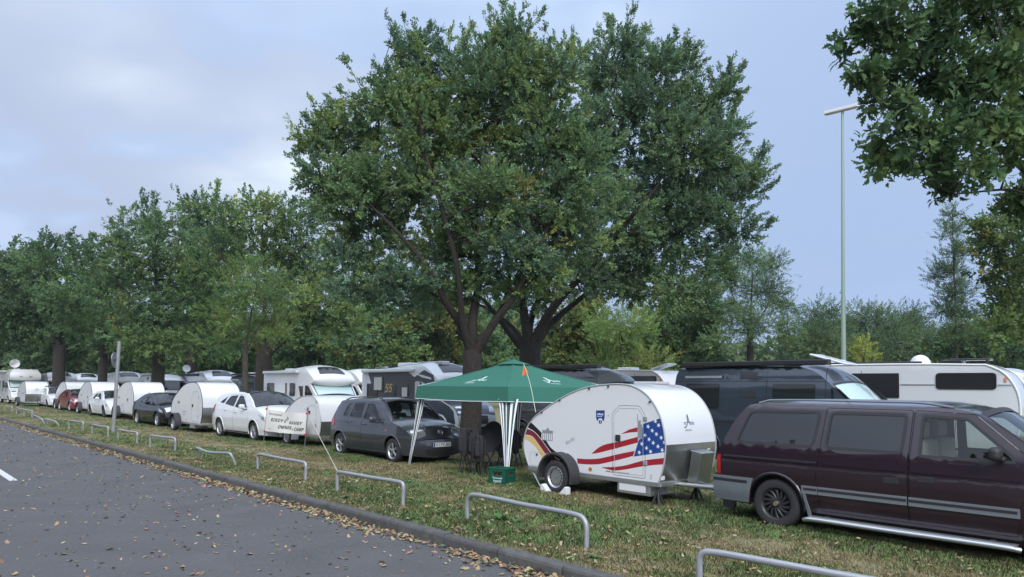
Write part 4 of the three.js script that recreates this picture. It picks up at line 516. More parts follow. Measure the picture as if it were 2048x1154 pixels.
{
  const t = car({ ...hatch, name: 'hatchback', label: 'dark grey hatchback with five-spoke wheels parked left of the gazebo', paint: PT.anth, rimStyle: 'five', edge_: 0.1,
    edge: [{ name: 'front_bumper', pts: [[3.8, 0.2], [3.86, 0.38], [3.84, 0.55]], crown: 0.14 }, { name: 'nose', pts: [[3.84, 0.55], [3.79, 0.68], [3.66, 0.78]], crown: 0.14 }, { name: 'bonnet', pts: [[3.66, 0.78], [3.4, 0.88], [3.02, 0.97]], crown: 0.09 }, { name: 'windscreen', pts: [[3.02, 0.97], [2.78, 1.2], [2.46, 1.435]], crown: 0.1, glass: M.glass, pillar: 0.07, mat: PT.anth }, { name: 'roof', pts: [[2.46, 1.435], [2.15, 1.485], [1.6, 1.5], [0.9, 1.475], [0.42, 1.42]], crown: 0.045, n: 14 }, { name: 'rear_window', pts: [[0.42, 1.42], [0.27, 1.22], [0.15, 1.0]], crown: 0.07, glass: M.tint, mat: PT.anth }, { name: 'tailgate', pts: [[0.15, 1.0], [0.06, 0.82], [0.05, 0.6]], crown: 0.06 }, { name: 'rear_bumper', pts: [[0.05, 0.6], [0.0, 0.5], [0.06, 0.22]], crown: 0.1 }],
    sideParts: [{ name: 'side_moulding', pts: rect(1.06, 0.545, 1.69, 0.575, 0.01), mat: PT.anth }, { name: 'side_moulding', pts: rect(1.725, 0.535, 2.62, 0.565, 0.01), mat: PT.anth }, { name: 'tail_light', pts: [[0.1, 0.72], [0.3, 0.78], [0.3, 0.92], [0.19, 0.98]], mat: M.red }, { name: 'side_repeater', pts: rect(2.83, 0.74, 2.87, 0.77, 0.01), mat: M.amber }],
    noseParts: [{ name: 'headlight', run: 'nose', pts: [[0.5, 0.28], [0.95, 0.05], [0.97, 0.85], [0.62, 0.95]], r: 0.16, mirror: 1, mat: M.lamp, thick: 0.02 }, { name: 'grille', run: 'nose', pts: [[-0.42, 0.72], [0.42, 0.72], [0.2, 0.1], [0, -0.05], [-0.2, 0.1]], r: 0.05, mat: M.black, thick: 0.008 }, { name: 'grille_bar', run: 'nose', pts: [[-0.45, 0.73], [0.45, 0.73], [0.45, 0.8], [-0.45, 0.8]], mat: M.chrome, thick: 0.014 }, { name: 'air_intake', run: 'front_bumper', pts: [[-0.6, 0.46], [0.6, 0.46], [0.5, 0.12], [-0.5, 0.12]], r: 0.06, mat: M.black, thick: 0.006 }],
    extra: (g, S) => { emblem(g, S, 'nose', 0.42); const f = S.strip('front_bumper'), c = f(0.66, 0, 0.03); plate(g, 'GT:TY 392', c.x, c.y, 0, 0); mesh('badge', new THREE.CircleGeometry(0.045, 20), std(0.1, 0.42, 0.33, 0.5), g).position.copy(S.strip('windscreen')(0.1, -0.62, -0.02)); const w = S.strip('windscreen'); mesh('wiper', merge([tubeGeo([w(0.02, 0.1, 0.012), w(0.06, -0.3, 0.014), w(0.1, -0.72, 0.012)], 0.008, 5, 12), tubeGeo([w(0.02, 0.75, 0.012), w(0.05, 0.4, 0.014), w(0.08, 0.02, 0.012)], 0.008, 5, 12)]), M.black, g); g.children.filter((c) => c.name === 'badge')[0].quaternion.setFromUnitVectors(V(0, 0, 1), V(0.65, 0.75, 0)); } });
  place(t, 783, 925, 43, 3.12, 0.82);
}
const mpv = { L: 4.38, W: 1.83, belt: 1.07, hoodY: 0.92, dash: 3.1, clear: 0.21, wb: [0.8, 3.45], wr: 0.32, ww: 0.21, rimStyle: 'ten', sec: [[0.18, 0.93], [0.45, 0.99], [0.7, 1], [0.95, 0.975], [1.1, 0.93], [1.3, 0.84], [1.5, 0.745], [1.6, 0.66]], taperF: 0.14, taperR: 0.1, mirror: [2.78, 1.1], seats: [[2.3, 0.6, 2], [1.3, 0.6, 3]],
  doors: [{ pts: [[1.3, 0.3], [1.9, 0.29], [1.92, 1.05], [1.97, 1.5], [1.25, 1.46], [1.02, 1.24], [1.16, 0.75]], r: 0.04, win: [[1.1, 1.16], [1.32, 1.425], [1.88, 1.46], [1.86, 1.08]], glass: M.tint, handle: [1.27, 0.95] }, { pts: [[1.915, 0.29], [3.02, 0.29], [3.06, 0.86], [2.98, 1.05], [2.38, 1.47], [1.985, 1.5], [1.935, 1.05]], r: 0.04, win: [[1.98, 1.07], [2.02, 1.46], [2.33, 1.43], [2.85, 1.1], [2.95, 0.98]], glass: M.tint, handle: [2.1, 0.9] }], wins: [{ pts: [[0.66, 1.2], [1.12, 1.42], [0.98, 1.17]], r: 0.03, glass: M.tint }] };
const mpvEdge = (P, roof, clearGlass) => [{ name: 'front_bumper', pts: [[4.22, 0.21], [4.31, 0.4], [4.28, 0.6]], crown: 0.14 }, { name: 'nose', pts: [[4.28, 0.6], [4.2, 0.77], [4.06, 0.89]], crown: 0.14 }, { name: 'bonnet', pts: [[4.06, 0.89], [3.75, 1.0], [3.42, 1.08]], crown: 0.09 }, { name: 'windscreen', pts: [[3.42, 1.08], [2.98, 1.34], [2.5, 1.53]], crown: 0.1, glass: clearGlass || M.glass, pillar: 0.06, mat: P }, { name: 'roof', pts: [[2.5, 1.53], [2.1, 1.57], [1.5, 1.565], [0.8, 1.5], [0.42, 1.42]], crown: 0.045, n: 14, mat: roof }, { name: 'rear_window', pts: [[0.42, 1.42], [0.28, 1.25], [0.16, 1.08]], crown: 0.07, glass: M.tint, mat: P }, { name: 'tailgate', pts: [[0.16, 1.08], [0.05, 0.9], [0.04, 0.62]], crown: 0.06 }, { name: 'rear_bumper', pts: [[0.04, 0.62], [0.0, 0.48], [0.08, 0.24]], crown: 0.1 }];
{
  const t = car({ ...mpv, name: 'people_carrier', label: 'white people carrier with black roof behind the camp banner', paint: PT.white, edge_: 0.11, edge: mpvEdge(PT.white, M.privacy), sideParts: [{ name: 'tail_light', pts: [[0.12, 0.8], [0.34, 0.95], [0.3, 1.12], [0.2, 1.1]], mat: M.red }, { name: 'headlight', pts: [[3.98, 0.73], [4.18, 0.68], [4.12, 0.8], [3.8, 0.9]], mat: M.lamp }, { name: 'sill_trim', pts: rect(1.2, 0.225, 3.04, 0.27), mat: M.trim }],
    noseParts: [...stdNose(), { name: 'fog_lamp_trim', run: 'front_bumper', pts: [[0.6, 0.3], [0.92, 0.35], [0.88, 0.6], [0.66, 0.55]], r: 0.06, mirror: 1, mat: M.black, thick: 0.005 }], extra: (g, S) => { const c = S.strip('front_bumper')(0.7, 0, 0.03); plate(g, 'WI NA 551', c.x, c.y, 0, 0); } });
  place(t, 505, 882, 45, 3.45, 0.9);
}
const sedan = { L: 4.55, W: 1.77, belt: 0.96, hoodY: 0.8, dash: 3.1, clear: 0.19, wb: [0.95, 3.62], wr: 0.315, ww: 0.21, sec: [[0.18, 0.93], [0.45, 0.99], [0.66, 1], [0.9, 0.96], [1.0, 0.92], [1.2, 0.81], [1.34, 0.72], [1.42, 0.64]], taperF: 0.15, taperR: 0.12, mirror: [2.72, 1.0], seats: [[2.25, 0.48, 2], [1.3, 0.48, 2]],
  doors: [{ pts: [[1.36, 0.27], [1.96, 0.26], [1.96, 0.95], [1.98, 1.33], [1.5, 1.3], [1.12, 1.08], [1.28, 0.66]], r: 0.04, win: [[1.3, 0.99], [1.52, 1.24], [1.9, 1.28], [1.89, 0.96]], handle: [1.42, 0.84] }, { pts: [[1.975, 0.26], [3.14, 0.26], [3.18, 0.8], [3.1, 0.98], [2.44, 1.31], [1.995, 1.33], [1.975, 0.95]], r: 0.04, win: [[2.03, 0.955], [2.04, 1.29], [2.38, 1.27], [2.92, 1.0], [3.02, 0.92]], handle: [2.15, 0.82] }], wins: [] };
const sedanEdge = (P) => [{ name: 'front_bumper', pts: [[4.38, 0.19], [4.47, 0.38], [4.43, 0.58]], crown: 0.15 }, { name: 'nose', pts: [[4.43, 0.58], [4.36, 0.7], [4.24, 0.79]], crown: 0.15 }, { name: 'bonnet', pts: [[4.24, 0.79], [3.9, 0.89], [3.45, 0.97]], crown: 0.08 }, { name: 'windscreen', pts: [[3.45, 0.97], [3.0, 1.18], [2.5, 1.355]], crown: 0.09, glass: M.glass, pillar: 0.06, mat: P }, { name: 'roof', pts: [[2.5, 1.355], [2.1, 1.395], [1.6, 1.385], [1.2, 1.32]], crown: 0.045, n: 10 }, { name: 'rear_window', pts: [[1.2, 1.32], [0.8, 1.15], [0.5, 1.02]], crown: 0.07, glass: M.tint, mat: P }, { name: 'boot_lid', pts: [[0.5, 1.02], [0.15, 0.98], [0.05, 0.7]], crown: 0.05 }, { name: 'rear_bumper', pts: [[0.05, 0.7], [0.0, 0.5], [0.08, 0.22]], crown: 0.1 }];
const tails = [{ name: 'tail_light', pts: [[0.12, 0.72], [0.4, 0.76], [0.36, 0.9], [0.18, 0.92]], mat: M.red }, { name: 'headlight', pts: [[4.0, 0.64], [4.3, 0.6], [4.2, 0.72], [3.88, 0.8]], mat: M.lamp }];
for (const [label, P, px, py, th, txt, rims] of [['glossy black car parked between two white teardrop caravans', PT.black, 312, 854, 44, 'MZ AB 12', M.rim], ['white car parked right of the metallic red car', PT.white, 206, 835, 44, 'GG KS 84', M.rimDark]]) {
  const t = car({ ...sedan, name: 'saloon_car', label, paint: P, rimMat: rims, edge: sedanEdge(P), sideParts: tails, noseParts: stdNose(), extra: (g, S) => { const c = S.strip('front_bumper')(0.62, 0, 0.03); plate(g, txt, c.x, c.y, 0, 0); mesh('wiper', tubeGeo([S.strip('windscreen')(0.03, 0.6, 0.01), S.strip('windscreen')(0.06, -0.6, 0.01)], 0.008, 5), M.black, g); } });
  place(t, px, py, th, 3.62, 0.87);
}
{
  const t = car({ ...sedan, name: 'saloon_car', label: 'metallic red car in the parked row near the left edge', paint: PT.red, edge: sedanEdge(PT.red), sideParts: tails, noseParts: stdNose() }); place(t, 138, 823, 44, 3.62, 0.87);
  const k = { ...hatch, roofRails: [0.05, 0.92] }, w = car({ ...k, name: 'hatchback', label: 'white hatchback with a roof bicycle carrier near the left edge', paint: PT.white, rimMat: M.rimDark, railMat: M.black, edge: [{ name: 'front_bumper', pts: [[3.86, 0.2], [3.92, 0.38], [3.89, 0.56]], crown: 0.1 }, { name: 'nose', pts: [[3.89, 0.56], [3.85, 0.7], [3.74, 0.8]], crown: 0.1 }, { name: 'bonnet', pts: [[3.74, 0.8], [3.4, 0.9], [3.02, 0.97]], crown: 0.07 }, { name: 'windscreen', pts: [[3.02, 0.97], [2.76, 1.2], [2.44, 1.43]], crown: 0.08, glass: M.glass, mat: PT.white }, { name: 'roof', pts: [[2.44, 1.43], [2.1, 1.475], [1.5, 1.48], [0.8, 1.45], [0.35, 1.4]], crown: 0.04, n: 12 }, { name: 'rear_window', pts: [[0.35, 1.4], [0.2, 1.2], [0.1, 1.0]], crown: 0.06, glass: M.tint, mat: PT.white }, { name: 'tailgate', pts: [[0.1, 1.0], [0.05, 0.82], [0.04, 0.6]], crown: 0.05 }, { name: 'rear_bumper', pts: [[0.04, 0.6], [0, 0.5], [0.06, 0.22]], crown: 0.08 }], noseParts: stdNose(),
    extra: (g) => mesh('bicycle_carrier', merge([bar([2.0, 1.56, 0.6], [2.0, 1.56, -0.6], 0.02), bar([1.2, 1.56, 0.6], [1.2, 1.56, -0.6], 0.02), bar([2.4, 1.61, 0.3], [0.7, 1.61, 0.3], 0.025), bx(0.5, 0.07, 0.12, 2.1, 1.68, 0.32, 0.03), bx(0.16, 0.2, 0.1, 1.9, 1.62, 0.2, 0.03), bar([2.0, 1.5, 0.55], [2.0, 1.57, 0.55], 0.02), bar([1.2, 1.5, 0.55], [1.2, 1.57, 0.55], 0.02), bar([2.0, 1.5, -0.55], [2.0, 1.57, -0.55], 0.02)]), M.black, g) });
  place(w, 93, 815, 44, 3.12, 0.83);
}
// ------------------------------------------------------------------ teardrop caravans
const HERO = [[3.0, 0.37], [3.075, 0.58], [3.12, 0.82], [3.125, 0.96]], HERO_TOP = [[3.125, 0.96], [3.09, 1.18], [3.02, 1.4], [2.88, 1.62], [2.7, 1.775], [2.47, 1.87], [2.24, 1.9], [1.9, 1.888], [1.56, 1.85], [1.23, 1.77], [0.87, 1.63], [0.53, 1.46], [0.2, 1.26], [0.04, 1.09], [-0.03, 0.93]], HERO_BACK = [[-0.03, 0.93], [-0.05, 0.82], [-0.02, 0.62], [0.09, 0.38]];
const script = (c, txt, x, y, s, col) => { c.save(); c.translate(x, y); c.fillStyle = col; c.strokeStyle = col; c.lineWidth = s * 0.06; c.font = `${s * 0.4}px sans-serif`; c.fillText('n', -s * 0.55, 0); c.fillText('no', s * 0.2, 0); c.beginPath(); c.moveTo(-s * 0.62, s * 0.16); c.quadraticCurveTo(-s * 0.2, s * 0.22, -s * 0.02, -s * 0.5); c.quadraticCurveTo(0, -s * 0.95, s * 0.06, -s * 0.5); c.lineTo(s * 0.16, 0.02 * s); c.moveTo(-s * 0.16, -s * 0.2); c.lineTo(s * 0.13, -s * 0.2); c.stroke(); c.font = `${s * 0.17}px sans-serif`; c.fillText('CARAVANS', -s * 0.6, s * 0.42); c.restore(); };
const nanoTex = (w, h, x0, y0, k, draw) => canvasTex(w, h, (c) => { c.fillStyle = '#e3e4e6'; c.fillRect(0, 0, w, h); c.setTransform(k, 0, 0, -k, -x0 * k, h + y0 * k); draw(c, (txt, x, y, size, col, font = 'sans-serif', rot = 0) => { c.save(); c.translate(x, y); c.scale(1 / 100, -1 / 100); c.rotate(rot); c.fillStyle = col; c.font = `bold ${size * 100}px ${font}`; c.fillText(txt, 0, 0); c.restore(); }); });
const poly = (c, col, pts, curved) => { c.fillStyle = col; c.beginPath(); const q = curved ? curve2([...pts], 60) : pts; q.forEach((p, i) => (i ? c.lineTo(p[0], p[1]) : c.moveTo(p[0], p[1]))); c.closePath(); c.fill(); };
const band = (c, col, top, bot) => { c.fillStyle = col; c.beginPath(); curve2(top, 30).forEach((p, i) => (i ? c.lineTo(...p) : c.moveTo(...p))); curve2(bot, 30).reverse().forEach((p) => c.lineTo(...p)); c.closePath(); c.fill(); };
const heroTex = nanoTex(2048, 1040, -0.1, 0.3, 620, (c, text) => {
  band(c, '#14151a', [[0.1, 1.2], [0.22, 1.13], [0.44, 0.98], [0.64, 0.76], [0.87, 0.655], [1.12, 0.615]], [[0.0, 1.1], [0.17, 1.03], [0.3, 0.9], [0.51, 0.73], [0.77, 0.56], [1.0, 0.5]]);
  poly(c, '#e3e4e6', [[0.41, 0.88], [0.72, 0.88], [0.72, 1.06], [0.44, 1.06], [0.41, 0.98]]);
  band(c, '#e6e6e6', [[-0.05, 1.09], [0.2, 1.03], [0.37, 0.92], [0.54, 0.77], [0.71, 0.63], [1.0, 0.5]], [[-0.05, 1.0], [0.2, 0.98], [0.37, 0.87], [0.54, 0.72], [0.71, 0.57], [0.9, 0.45]]);
  band(c, '#7d2030', [[-0.05, 1.075], [0.2, 1.015], [0.37, 0.905], [0.54, 0.755], [0.71, 0.61], [0.98, 0.49]], [[-0.05, 0.95], [0.17, 0.925], [0.34, 0.79], [0.51, 0.635], [0.68, 0.51], [0.82, 0.42]]);
  band(c, '#e2c078', [[-0.05, 0.94], [0.17, 0.915], [0.34, 0.78], [0.51, 0.625], [0.68, 0.5], [0.8, 0.4]], [[-0.05, 0.85], [0.06, 0.84], [0.24, 0.745], [0.38, 0.61], [0.48, 0.49], [0.58, 0.4]]);
  c.fillStyle = '#8d9296'; c.fillRect(0.43, 1.0, 0.27, 0.055); c.fillRect(0.44, 0.87, 0.25, 0.012); for (let i = 0; i < 6; i++) c.fillRect(0.435 + i * 0.048, 0.88, 0.018, 0.13); c.fillRect(0.52, 1.05, 0.09, 0.025); poly(c, '#8d9296', [[0.535, 1.07], [0.55, 1.1], [0.56, 1.085], [0.567, 1.12], [0.575, 1.085], [0.585, 1.1], [0.6, 1.07]]);
  const red = '#a81f2e'; poly(c, red, [[2.24, 1.08], [2.42, 1.165], [2.585, 1.21], [2.585, 1.135], [2.42, 1.115]]);
  band(c, red, [[1.61, 0.71], [1.76, 0.82], [1.9, 0.885], [2.25, 0.965], [2.6, 1.06]], [[1.61, 0.71], [1.77, 0.74], [1.94, 0.785], [2.25, 0.87], [2.59, 0.965]]);
  band(c, red, [[1.29, 0.61], [1.5, 0.615], [1.77, 0.645], [2.19, 0.75], [2.53, 0.83]], [[1.3, 0.52], [1.5, 0.525], [1.77, 0.55], [2.15, 0.645], [2.5, 0.745]]);
  band(c, red, [[1.84, 0.505], [2.1, 0.535], [2.32, 0.575], [2.71, 0.69], [3.12, 0.765]], [[1.84, 0.5], [2.1, 0.475], [2.32, 0.51], [2.71, 0.6], [3.1, 0.665]]);
  poly(c, '#1e4690', [[2.69, 1.265], [3.04, 1.375], [3.2, 1.1], [3.2, 0.87], [2.51, 0.735], [2.61, 1.01], [2.66, 1.04]]);
  for (const [x, y] of [[2.93, 1.32], [2.79, 1.23], [2.99, 1.26], [2.87, 1.17], [2.73, 1.09], [2.95, 1.12], [3.04, 1.07], [2.81, 1.03], [2.67, 0.95], [2.89, 0.98], [2.76, 0.89], [2.98, 0.93], [2.62, 0.81], [2.84, 0.84], [3.06, 0.88], [3.1, 1.0]]) { const p = []; for (let i = 0; i < 10; i++) { const a = i * 0.6283 + 0.3, r = i % 2 ? 0.016 : 0.042; p.push([x + Math.sin(a) * r, y + Math.cos(a) * r]); } poly(c, '#f2f2f2', p); }
  poly(c, '#8f9498', [[2.575, 1.03], [2.69, 1.03], [2.67, 1.06], [2.68, 1.2], [2.672, 1.25], [2.645, 1.275], [2.65, 1.31], [2.635, 1.33], [2.615, 1.32], [2.6, 1.29], [2.592, 1.36], [2.59, 1.42], [2.578, 1.42], [2.576, 1.35], [2.585, 1.25], [2.59, 1.18], [2.585, 1.06]]);
  const sh = rnd2([[1.71, 1.45], [1.9, 1.46], [1.9, 1.3], [1.805, 1.225], [1.71, 1.3]], [0, 0, 0.05, 0.03, 0.05]); poly(c, '#1d4386', sh); text('nAno', 1.735, 1.372, 0.055, '#fff'); text('CARAVANS', 1.735, 1.343, 0.022, '#fff'); c.fillStyle = '#fff'; c.beginPath(); c.arc(1.806, 1.27, 0.052, 0, 6.3); c.fill(); c.fillStyle = '#1d4386'; c.beginPath(); c.arc(1.806, 1.262, 0.038, 0, 6.3); c.fill(); c.fillStyle = '#fff'; c.fillRect(1.801, 1.235, 0.01, 0.06);
  text('Birdy', 1.03, 0.82, 0.085, '#8a8fa6', 'serif', -0.5); text('www.nano-caravans.de', 1.93, 0.438, 0.044, '#131318');
  c.fillStyle = '#8d8f92'; c.fillRect(2.83, 0.41, 0.04, 0.07); c.fillStyle = '#e3e4e6'; c.fillRect(2.838, 0.418, 0.024, 0.054);
  c.fillStyle = '#b9bbbd'; c.beginPath(); c.arc(1.98, 1.37, 0.018, 0, 6.3); c.fill(); });
const plainTex = nanoTex(1024, 520, -0.1, 0.3, 300, (c, text) => { text('nAno', 1.2, 0.72, 0.14, '#8b8f98', 'serif'); text('CARAVANS', 1.2, 0.63, 0.06, '#8b8f98'); poly(c, '#3f6b4c', [[0.62, 1.06], [0.66, 1.18], [0.7, 1.1], [0.74, 1.2], [0.8, 1.1], [0.86, 1.17], [0.9, 1.06]]); c.fillStyle = '#a9adb3'; c.fillRect(0.42, 0.84, 0.03, 0.11); });
const flagTex = nanoTex(1024, 700, -0.1, 0.1, 400, (c) => { const red = '#a5303a', blue = '#28406f'; band(c, red, [[1.0, 0.5], [1.4, 0.72], [1.72, 0.86]], [[1.0, 0.42], [1.4, 0.62], [1.75, 0.76]]); band(c, red, [[1.0, 0.34], [1.4, 0.54], [1.85, 0.7]], [[1.0, 0.28], [1.4, 0.46], [1.88, 0.62]]); seed(5); for (let i = 0; i < 12; i++) { const x = rr(1.75, 2.1), y = rr(0.75, 1.15), p = []; for (let j = 0; j < 10; j++) { const a = j * 0.6283 + i, r = j % 2 ? 0.012 : 0.032; p.push([x + Math.sin(a) * r, y + Math.cos(a) * r]); } poly(c, blue, p); } });
const frontLogo = canvasTex(512, 256, (c, w, h) => { c.clearRect(0, 0, w, h); script(c, '', 250, 130, 150, '#33363c'); });
const steel = phys({ color: C(0.42, 0.43, 0.43), roughness: 0.28, metalness: 0.92 });
function nano(o) {
  const t = thing('teardrop_caravan', o.label, 'caravan', o.group), W = o.W || 1.42, h = W / 2, sc = o.sx || 1, ex = (p) => p.map(([x, y]) => [x * sc, y * (o.sy || 1)]);
  const S = new Shell({ L: 20, W, sec: [[0, 1], [3, 1]], taperF: 0, taperR: 0, taperLen: 0.001, edge: [{ name: 'front_panel', pts: ex(HERO), crown: 0.012 }, { name: 'roof_skin', pts: ex(HERO_TOP), crown: 0.012, n: 44 }, { name: 'rear_panel', pts: ex(HERO_BACK), crown: 0.012 }] });
  S.w = () => h; const white = new THREE.MeshPhysicalMaterial({ color: C(0.82, 0.82, 0.82), map: o.tex, roughness: 0.3, clearcoat: 0.6, clearcoatRoughness: 0.08 });
  const y0 = o.y0 ?? 0.3, k = o.tk, th = o.th; const uv = (x, y) => [(x / (o.uvx || 1) + 0.1) * k[0], (y - y0) * k[1]];
  const b = S.outline(), door = rnd2(ex([[2.085, 0.41], [2.06, 1.4], [2.21, 1.545], [2.62, 1.545], [2.73, 1.4], [2.735, 0.41]]), 0.03, 2);
  const g = patch(b, S.side, { holes: [off(door, 0.007)], edge: 0, uv }), d = patch(door, S.side, { edge: 0, uv });
  const far = flipZ(patch(b, S.side, { edge: 0 })); const plain = M.whiteFlat;
  mesh('side_panel', g, white, t); const dm = mesh('door', d, white, t); mesh('side_panel', far, plain, t);
  mesh('door_recess', patch(off(door, 0.02), S.side, { lift: -0.03, edge: 0 }), M.trim, t);
  mesh('door_handle', bx(0.1, 0.11, 0.035, 2.19 * sc, 1.015, h + 0.008, 0.02), M.black, dm); for (const y of [1.35, 0.65]) mesh('hinge', bx(0.075, 0.07, 0.02, 2.74 * sc, y, h + 0.005, 0.006), M.galv, dm);
  mesh('door_rim', patch(off(door, -0.035), S.side, { holes: [off(door, -0.042)], edge: 0, thick: 0.003 }), M.grey, dm);
  mesh('front_panel', S.stripGeo('front_panel', -1, 1, null, 6), steel, t); mesh('roof_skin', S.stripGeo('roof_skin', -1, 1, null, 6), M.white, t); mesh('rear_panel', S.stripGeo('rear_panel', -1, 1, null, 6), o.rearMat || M.grey, t);
  for (const s of [1, -1]) mesh('edge_trim', tubeGeo(b.map(([x, y]) => V(x, y, s * (h + 0.002))), 0.013, 6, b.length * 2), o.trim || M.plastic, t);
  mesh('chassis_rail', merge([bx(2.95 * sc, 0.075, 0.05, 1.53 * sc, 0.335, h - 0.02, 0.006), bx(2.95 * sc, 0.075, 0.05, 1.53 * sc, 0.335, 0.02 - h, 0.006), bx(0.05, 0.075, W - 0.06, 3.0 * sc, 0.335, 0, 0.006), bx(2.9 * sc, 0.02, W - 0.06, 1.53 * sc, 0.375, 0, 0)]), M.alu, t);
  const wx = o.wx;
  for (const s of [1, -1]) {
    wheel(t, wx, s * (h + 0.2), 0.285, 0.175, 'steel', M.rim, s, 0.185);
    const ring = new THREE.Shape(); ring.absarc(0, 0, 0.405, -0.25, Math.PI + 0.15); ring.absarc(0, 0, 0.378, Math.PI + 0.15, -0.25, true); mesh('mudguard', merge([new THREE.ExtrudeGeometry(ring, { depth: 0.215, bevelEnabled: true, bevelSize: 0.008, bevelThickness: 0.012, bevelSegments: 2, curveSegments: 24 }).translate(wx, 0.285, s > 0 ? h + 0.005 : -h - 0.22)]), o.guard || M.trim, t);
  }
  mesh('axle', bar([wx, 0.29, h + 0.05], [wx, 0.29, -h - 0.05], 0.035), M.black, t);
  for (const x of [0.43, 1.6]) mesh('side_reflector', new THREE.CylinderGeometry(0.032, 0.032, 0.012, 20).rotateX(Math.PI / 2).translate(x * sc, 0.455, h + 0.007), M.amber, t);
  mesh('drawbar', merge([bar([2.2, 0.31, 0.3], [3.75 * sc, 0.3, 0.02], 0.035), bar([2.2, 0.31, -0.3], [3.75 * sc, 0.3, -0.02], 0.035), bar([3.6 * sc, 0.3, 0], [4.1 * sc, 0.33, 0], 0.04, 0.04), bx(0.24, 0.1, 0.12, 4.0 * sc, 0.38, 0, 0.03)]), M.galv, t);
  mesh('jockey_wheel', merge([bar([3.86 * sc, 0.2, 0.1], [3.86 * sc, 0.62, 0.1], 0.026), bar([3.86 * sc, 0.62, 0.1], [3.86 * sc, 0.76, 0.1], 0.012), bx(0.14, 0.05, 0.05, 3.86 * sc, 0.78, 0.1, 0.015), new THREE.CylinderGeometry(0.1, 0.1, 0.06, 16).rotateX(Math.PI / 2).translate(3.86 * sc, 0.1, 0.1)]), M.trim, t);
  mesh('front_logo', new THREE.PlaneGeometry(0.8, 0.4).rotateY(Math.PI / 2), new THREE.MeshStandardMaterial({ map: frontLogo, transparent: true, roughness: 0.35 }), t).position.set(3.115 * sc, 1.22, -0.02); t.children[t.children.length - 1].rotation.z = 0.25; t.children[t.children.length - 1].position.copy(S.strip('roof_skin')(0.095, -0.02, 0.006));
  o.extra && o.extra(t, S, h); return t;
}
{
  const hero = nano({ label: 'white teardrop caravan painted with German and American flags beside the gazebo', tex: heroTex, tk: [620 / 2048, 620 / 1040], wx: 0.95, W: 1.42, trim: M.grey, extra: (t, S, h) => {
    mesh('storage_box', merge([bx(0.66, 0.19, 0.5, 2.49, 0.225, h - 0.27, 0.008)]), M.alu, t); mesh('storage_lid', bx(0.52, 0.12, 0.012, 2.47, 0.235, h - 0.014, 0.003), M.whiteFlat, t); mesh('storage_lid', bx(0.012, 0.12, 0.36, 2.825, 0.235, h - 0.28, 0.003), M.grey, t);
    mesh('front_box', merge([bx(0.2, 0.5, 0.36, 0, 0, 0, 0.015, [0, 0, -0.16]).translate(3.24, 0.58, -0.08), bx(0.23, 0.02, 0.38, 3.285, 0.83, -0.08, 0.006, [0, 0, -0.16])]), steel, t);
    for (const z of [h - 0.05, -h + 0.3]) mesh('stand', merge([bar([2.95, 0.32, z], [2.95, 0.12, z], 0.02), ...[[0.07, 0.07], [-0.07, 0.07], [0.07, -0.07], [-0.07, -0.07]].map(([a, b]) => bar([2.95, 0.24, z], [2.95 + a, 0.005, z + b], 0.018))]), M.black, t);
    mesh('service_hatch', merge([patch(rect(0.12, 0.4, 0.78, 0.64, 0.02), S.side, { holes: [rect(0.125, 0.405, 0.775, 0.635, 0.02)], edge: 0, thick: 0.003 })]), M.grey, t); mesh('hatch_lock', new THREE.CylinderGeometry(0.02, 0.02, 0.012, 14).rotateX(Math.PI / 2).translate(0.3, 0.6, h + 0.006), M.black, t); mesh('hatch_lock', new THREE.CylinderGeometry(0.014, 0.014, 0.012, 14).rotateX(Math.PI / 2).translate(0.62, 0.585, h + 0.006), M.black, t);
    for (const [x, y] of [[0.42, 1.375], [0.87, 1.605], [1.56, 1.82], [1.98, 1.86], [2.83, 1.62]]) mesh('awning_stud', bx(0.03, 0.03, 0.03, x, y, h + 0.015, 0.008), M.black, t);
    mesh('roof_hatch', bx(0.5, 0.06, 0.4, 2.15, 1.925, -0.25, 0.03), M.grey, t); mesh('antenna', bar([1.7, 1.87, 0], [1.7, 1.97, 0], 0.012, 0.004), M.black, t);
    mesh('marker_lamp', merge([bx(0.09, 0.05, 0.04, 1.03, 0.68, h + 0.03, 0.015)]), M.grey, t); mesh('clearance_lamp', bx(0.03, 0.07, 0.1, 3.03, 0.44, h - 0.05, 0.01), M.whiteFlat, t); mesh('safety_cable', tubeGeo([[3.95, 0.33, 0.08], [3.9, 0.2, 0.14], [3.8, 0.24, 0.15], [3.82, 0.36, 0.1], [4.05, 0.3, 0.08]], 0.008, 6, 30), M.alu, t);
    mesh('grab_handle', tubeGeo([[3.16, 0.78, -0.3], [3.24, 0.86, -0.33], [3.2, 0.74, -0.4]], 0.02, 6, 12), M.galv, t);
    mesh('corner_steady', merge([bar([0.1, 0.32, h - 0.06], [0.42, 0.03, h + 0.02], 0.018), bar([0.42, 0.03, h + 0.02], [0.6, 0.01, h + 0.05], 0.018)]), M.galv, t); mesh('towing_light', bx(0.02, 0.06, 0.08, 1.33, 0.38, h + 0.01, 0.01), M.grey, t);
  } });
  place(hero, 1110, 985, 42.5, 0.95, 0.9);
  const g = 'white teardrop caravans parked along the road', mk = (label, px, py, th, extra) => place(nano({ label, tex: plainTex, tk: [300 / 1024, 300 / 520], uvx: 1.08, wx: 0.8, W: 1.45, sx: 1.09, group: g, trim: M.trim, extra }), px, py, th, 0.8, 0.92);
  mk('white teardrop caravan with small green emblem left of the white people carrier', 345, 861, 43, (t, S, h) => { mesh('storage_box', bx(0.5, 0.16, 0.5, 2.3, 0.24, h - 0.27, 0.008), M.alu, t); });
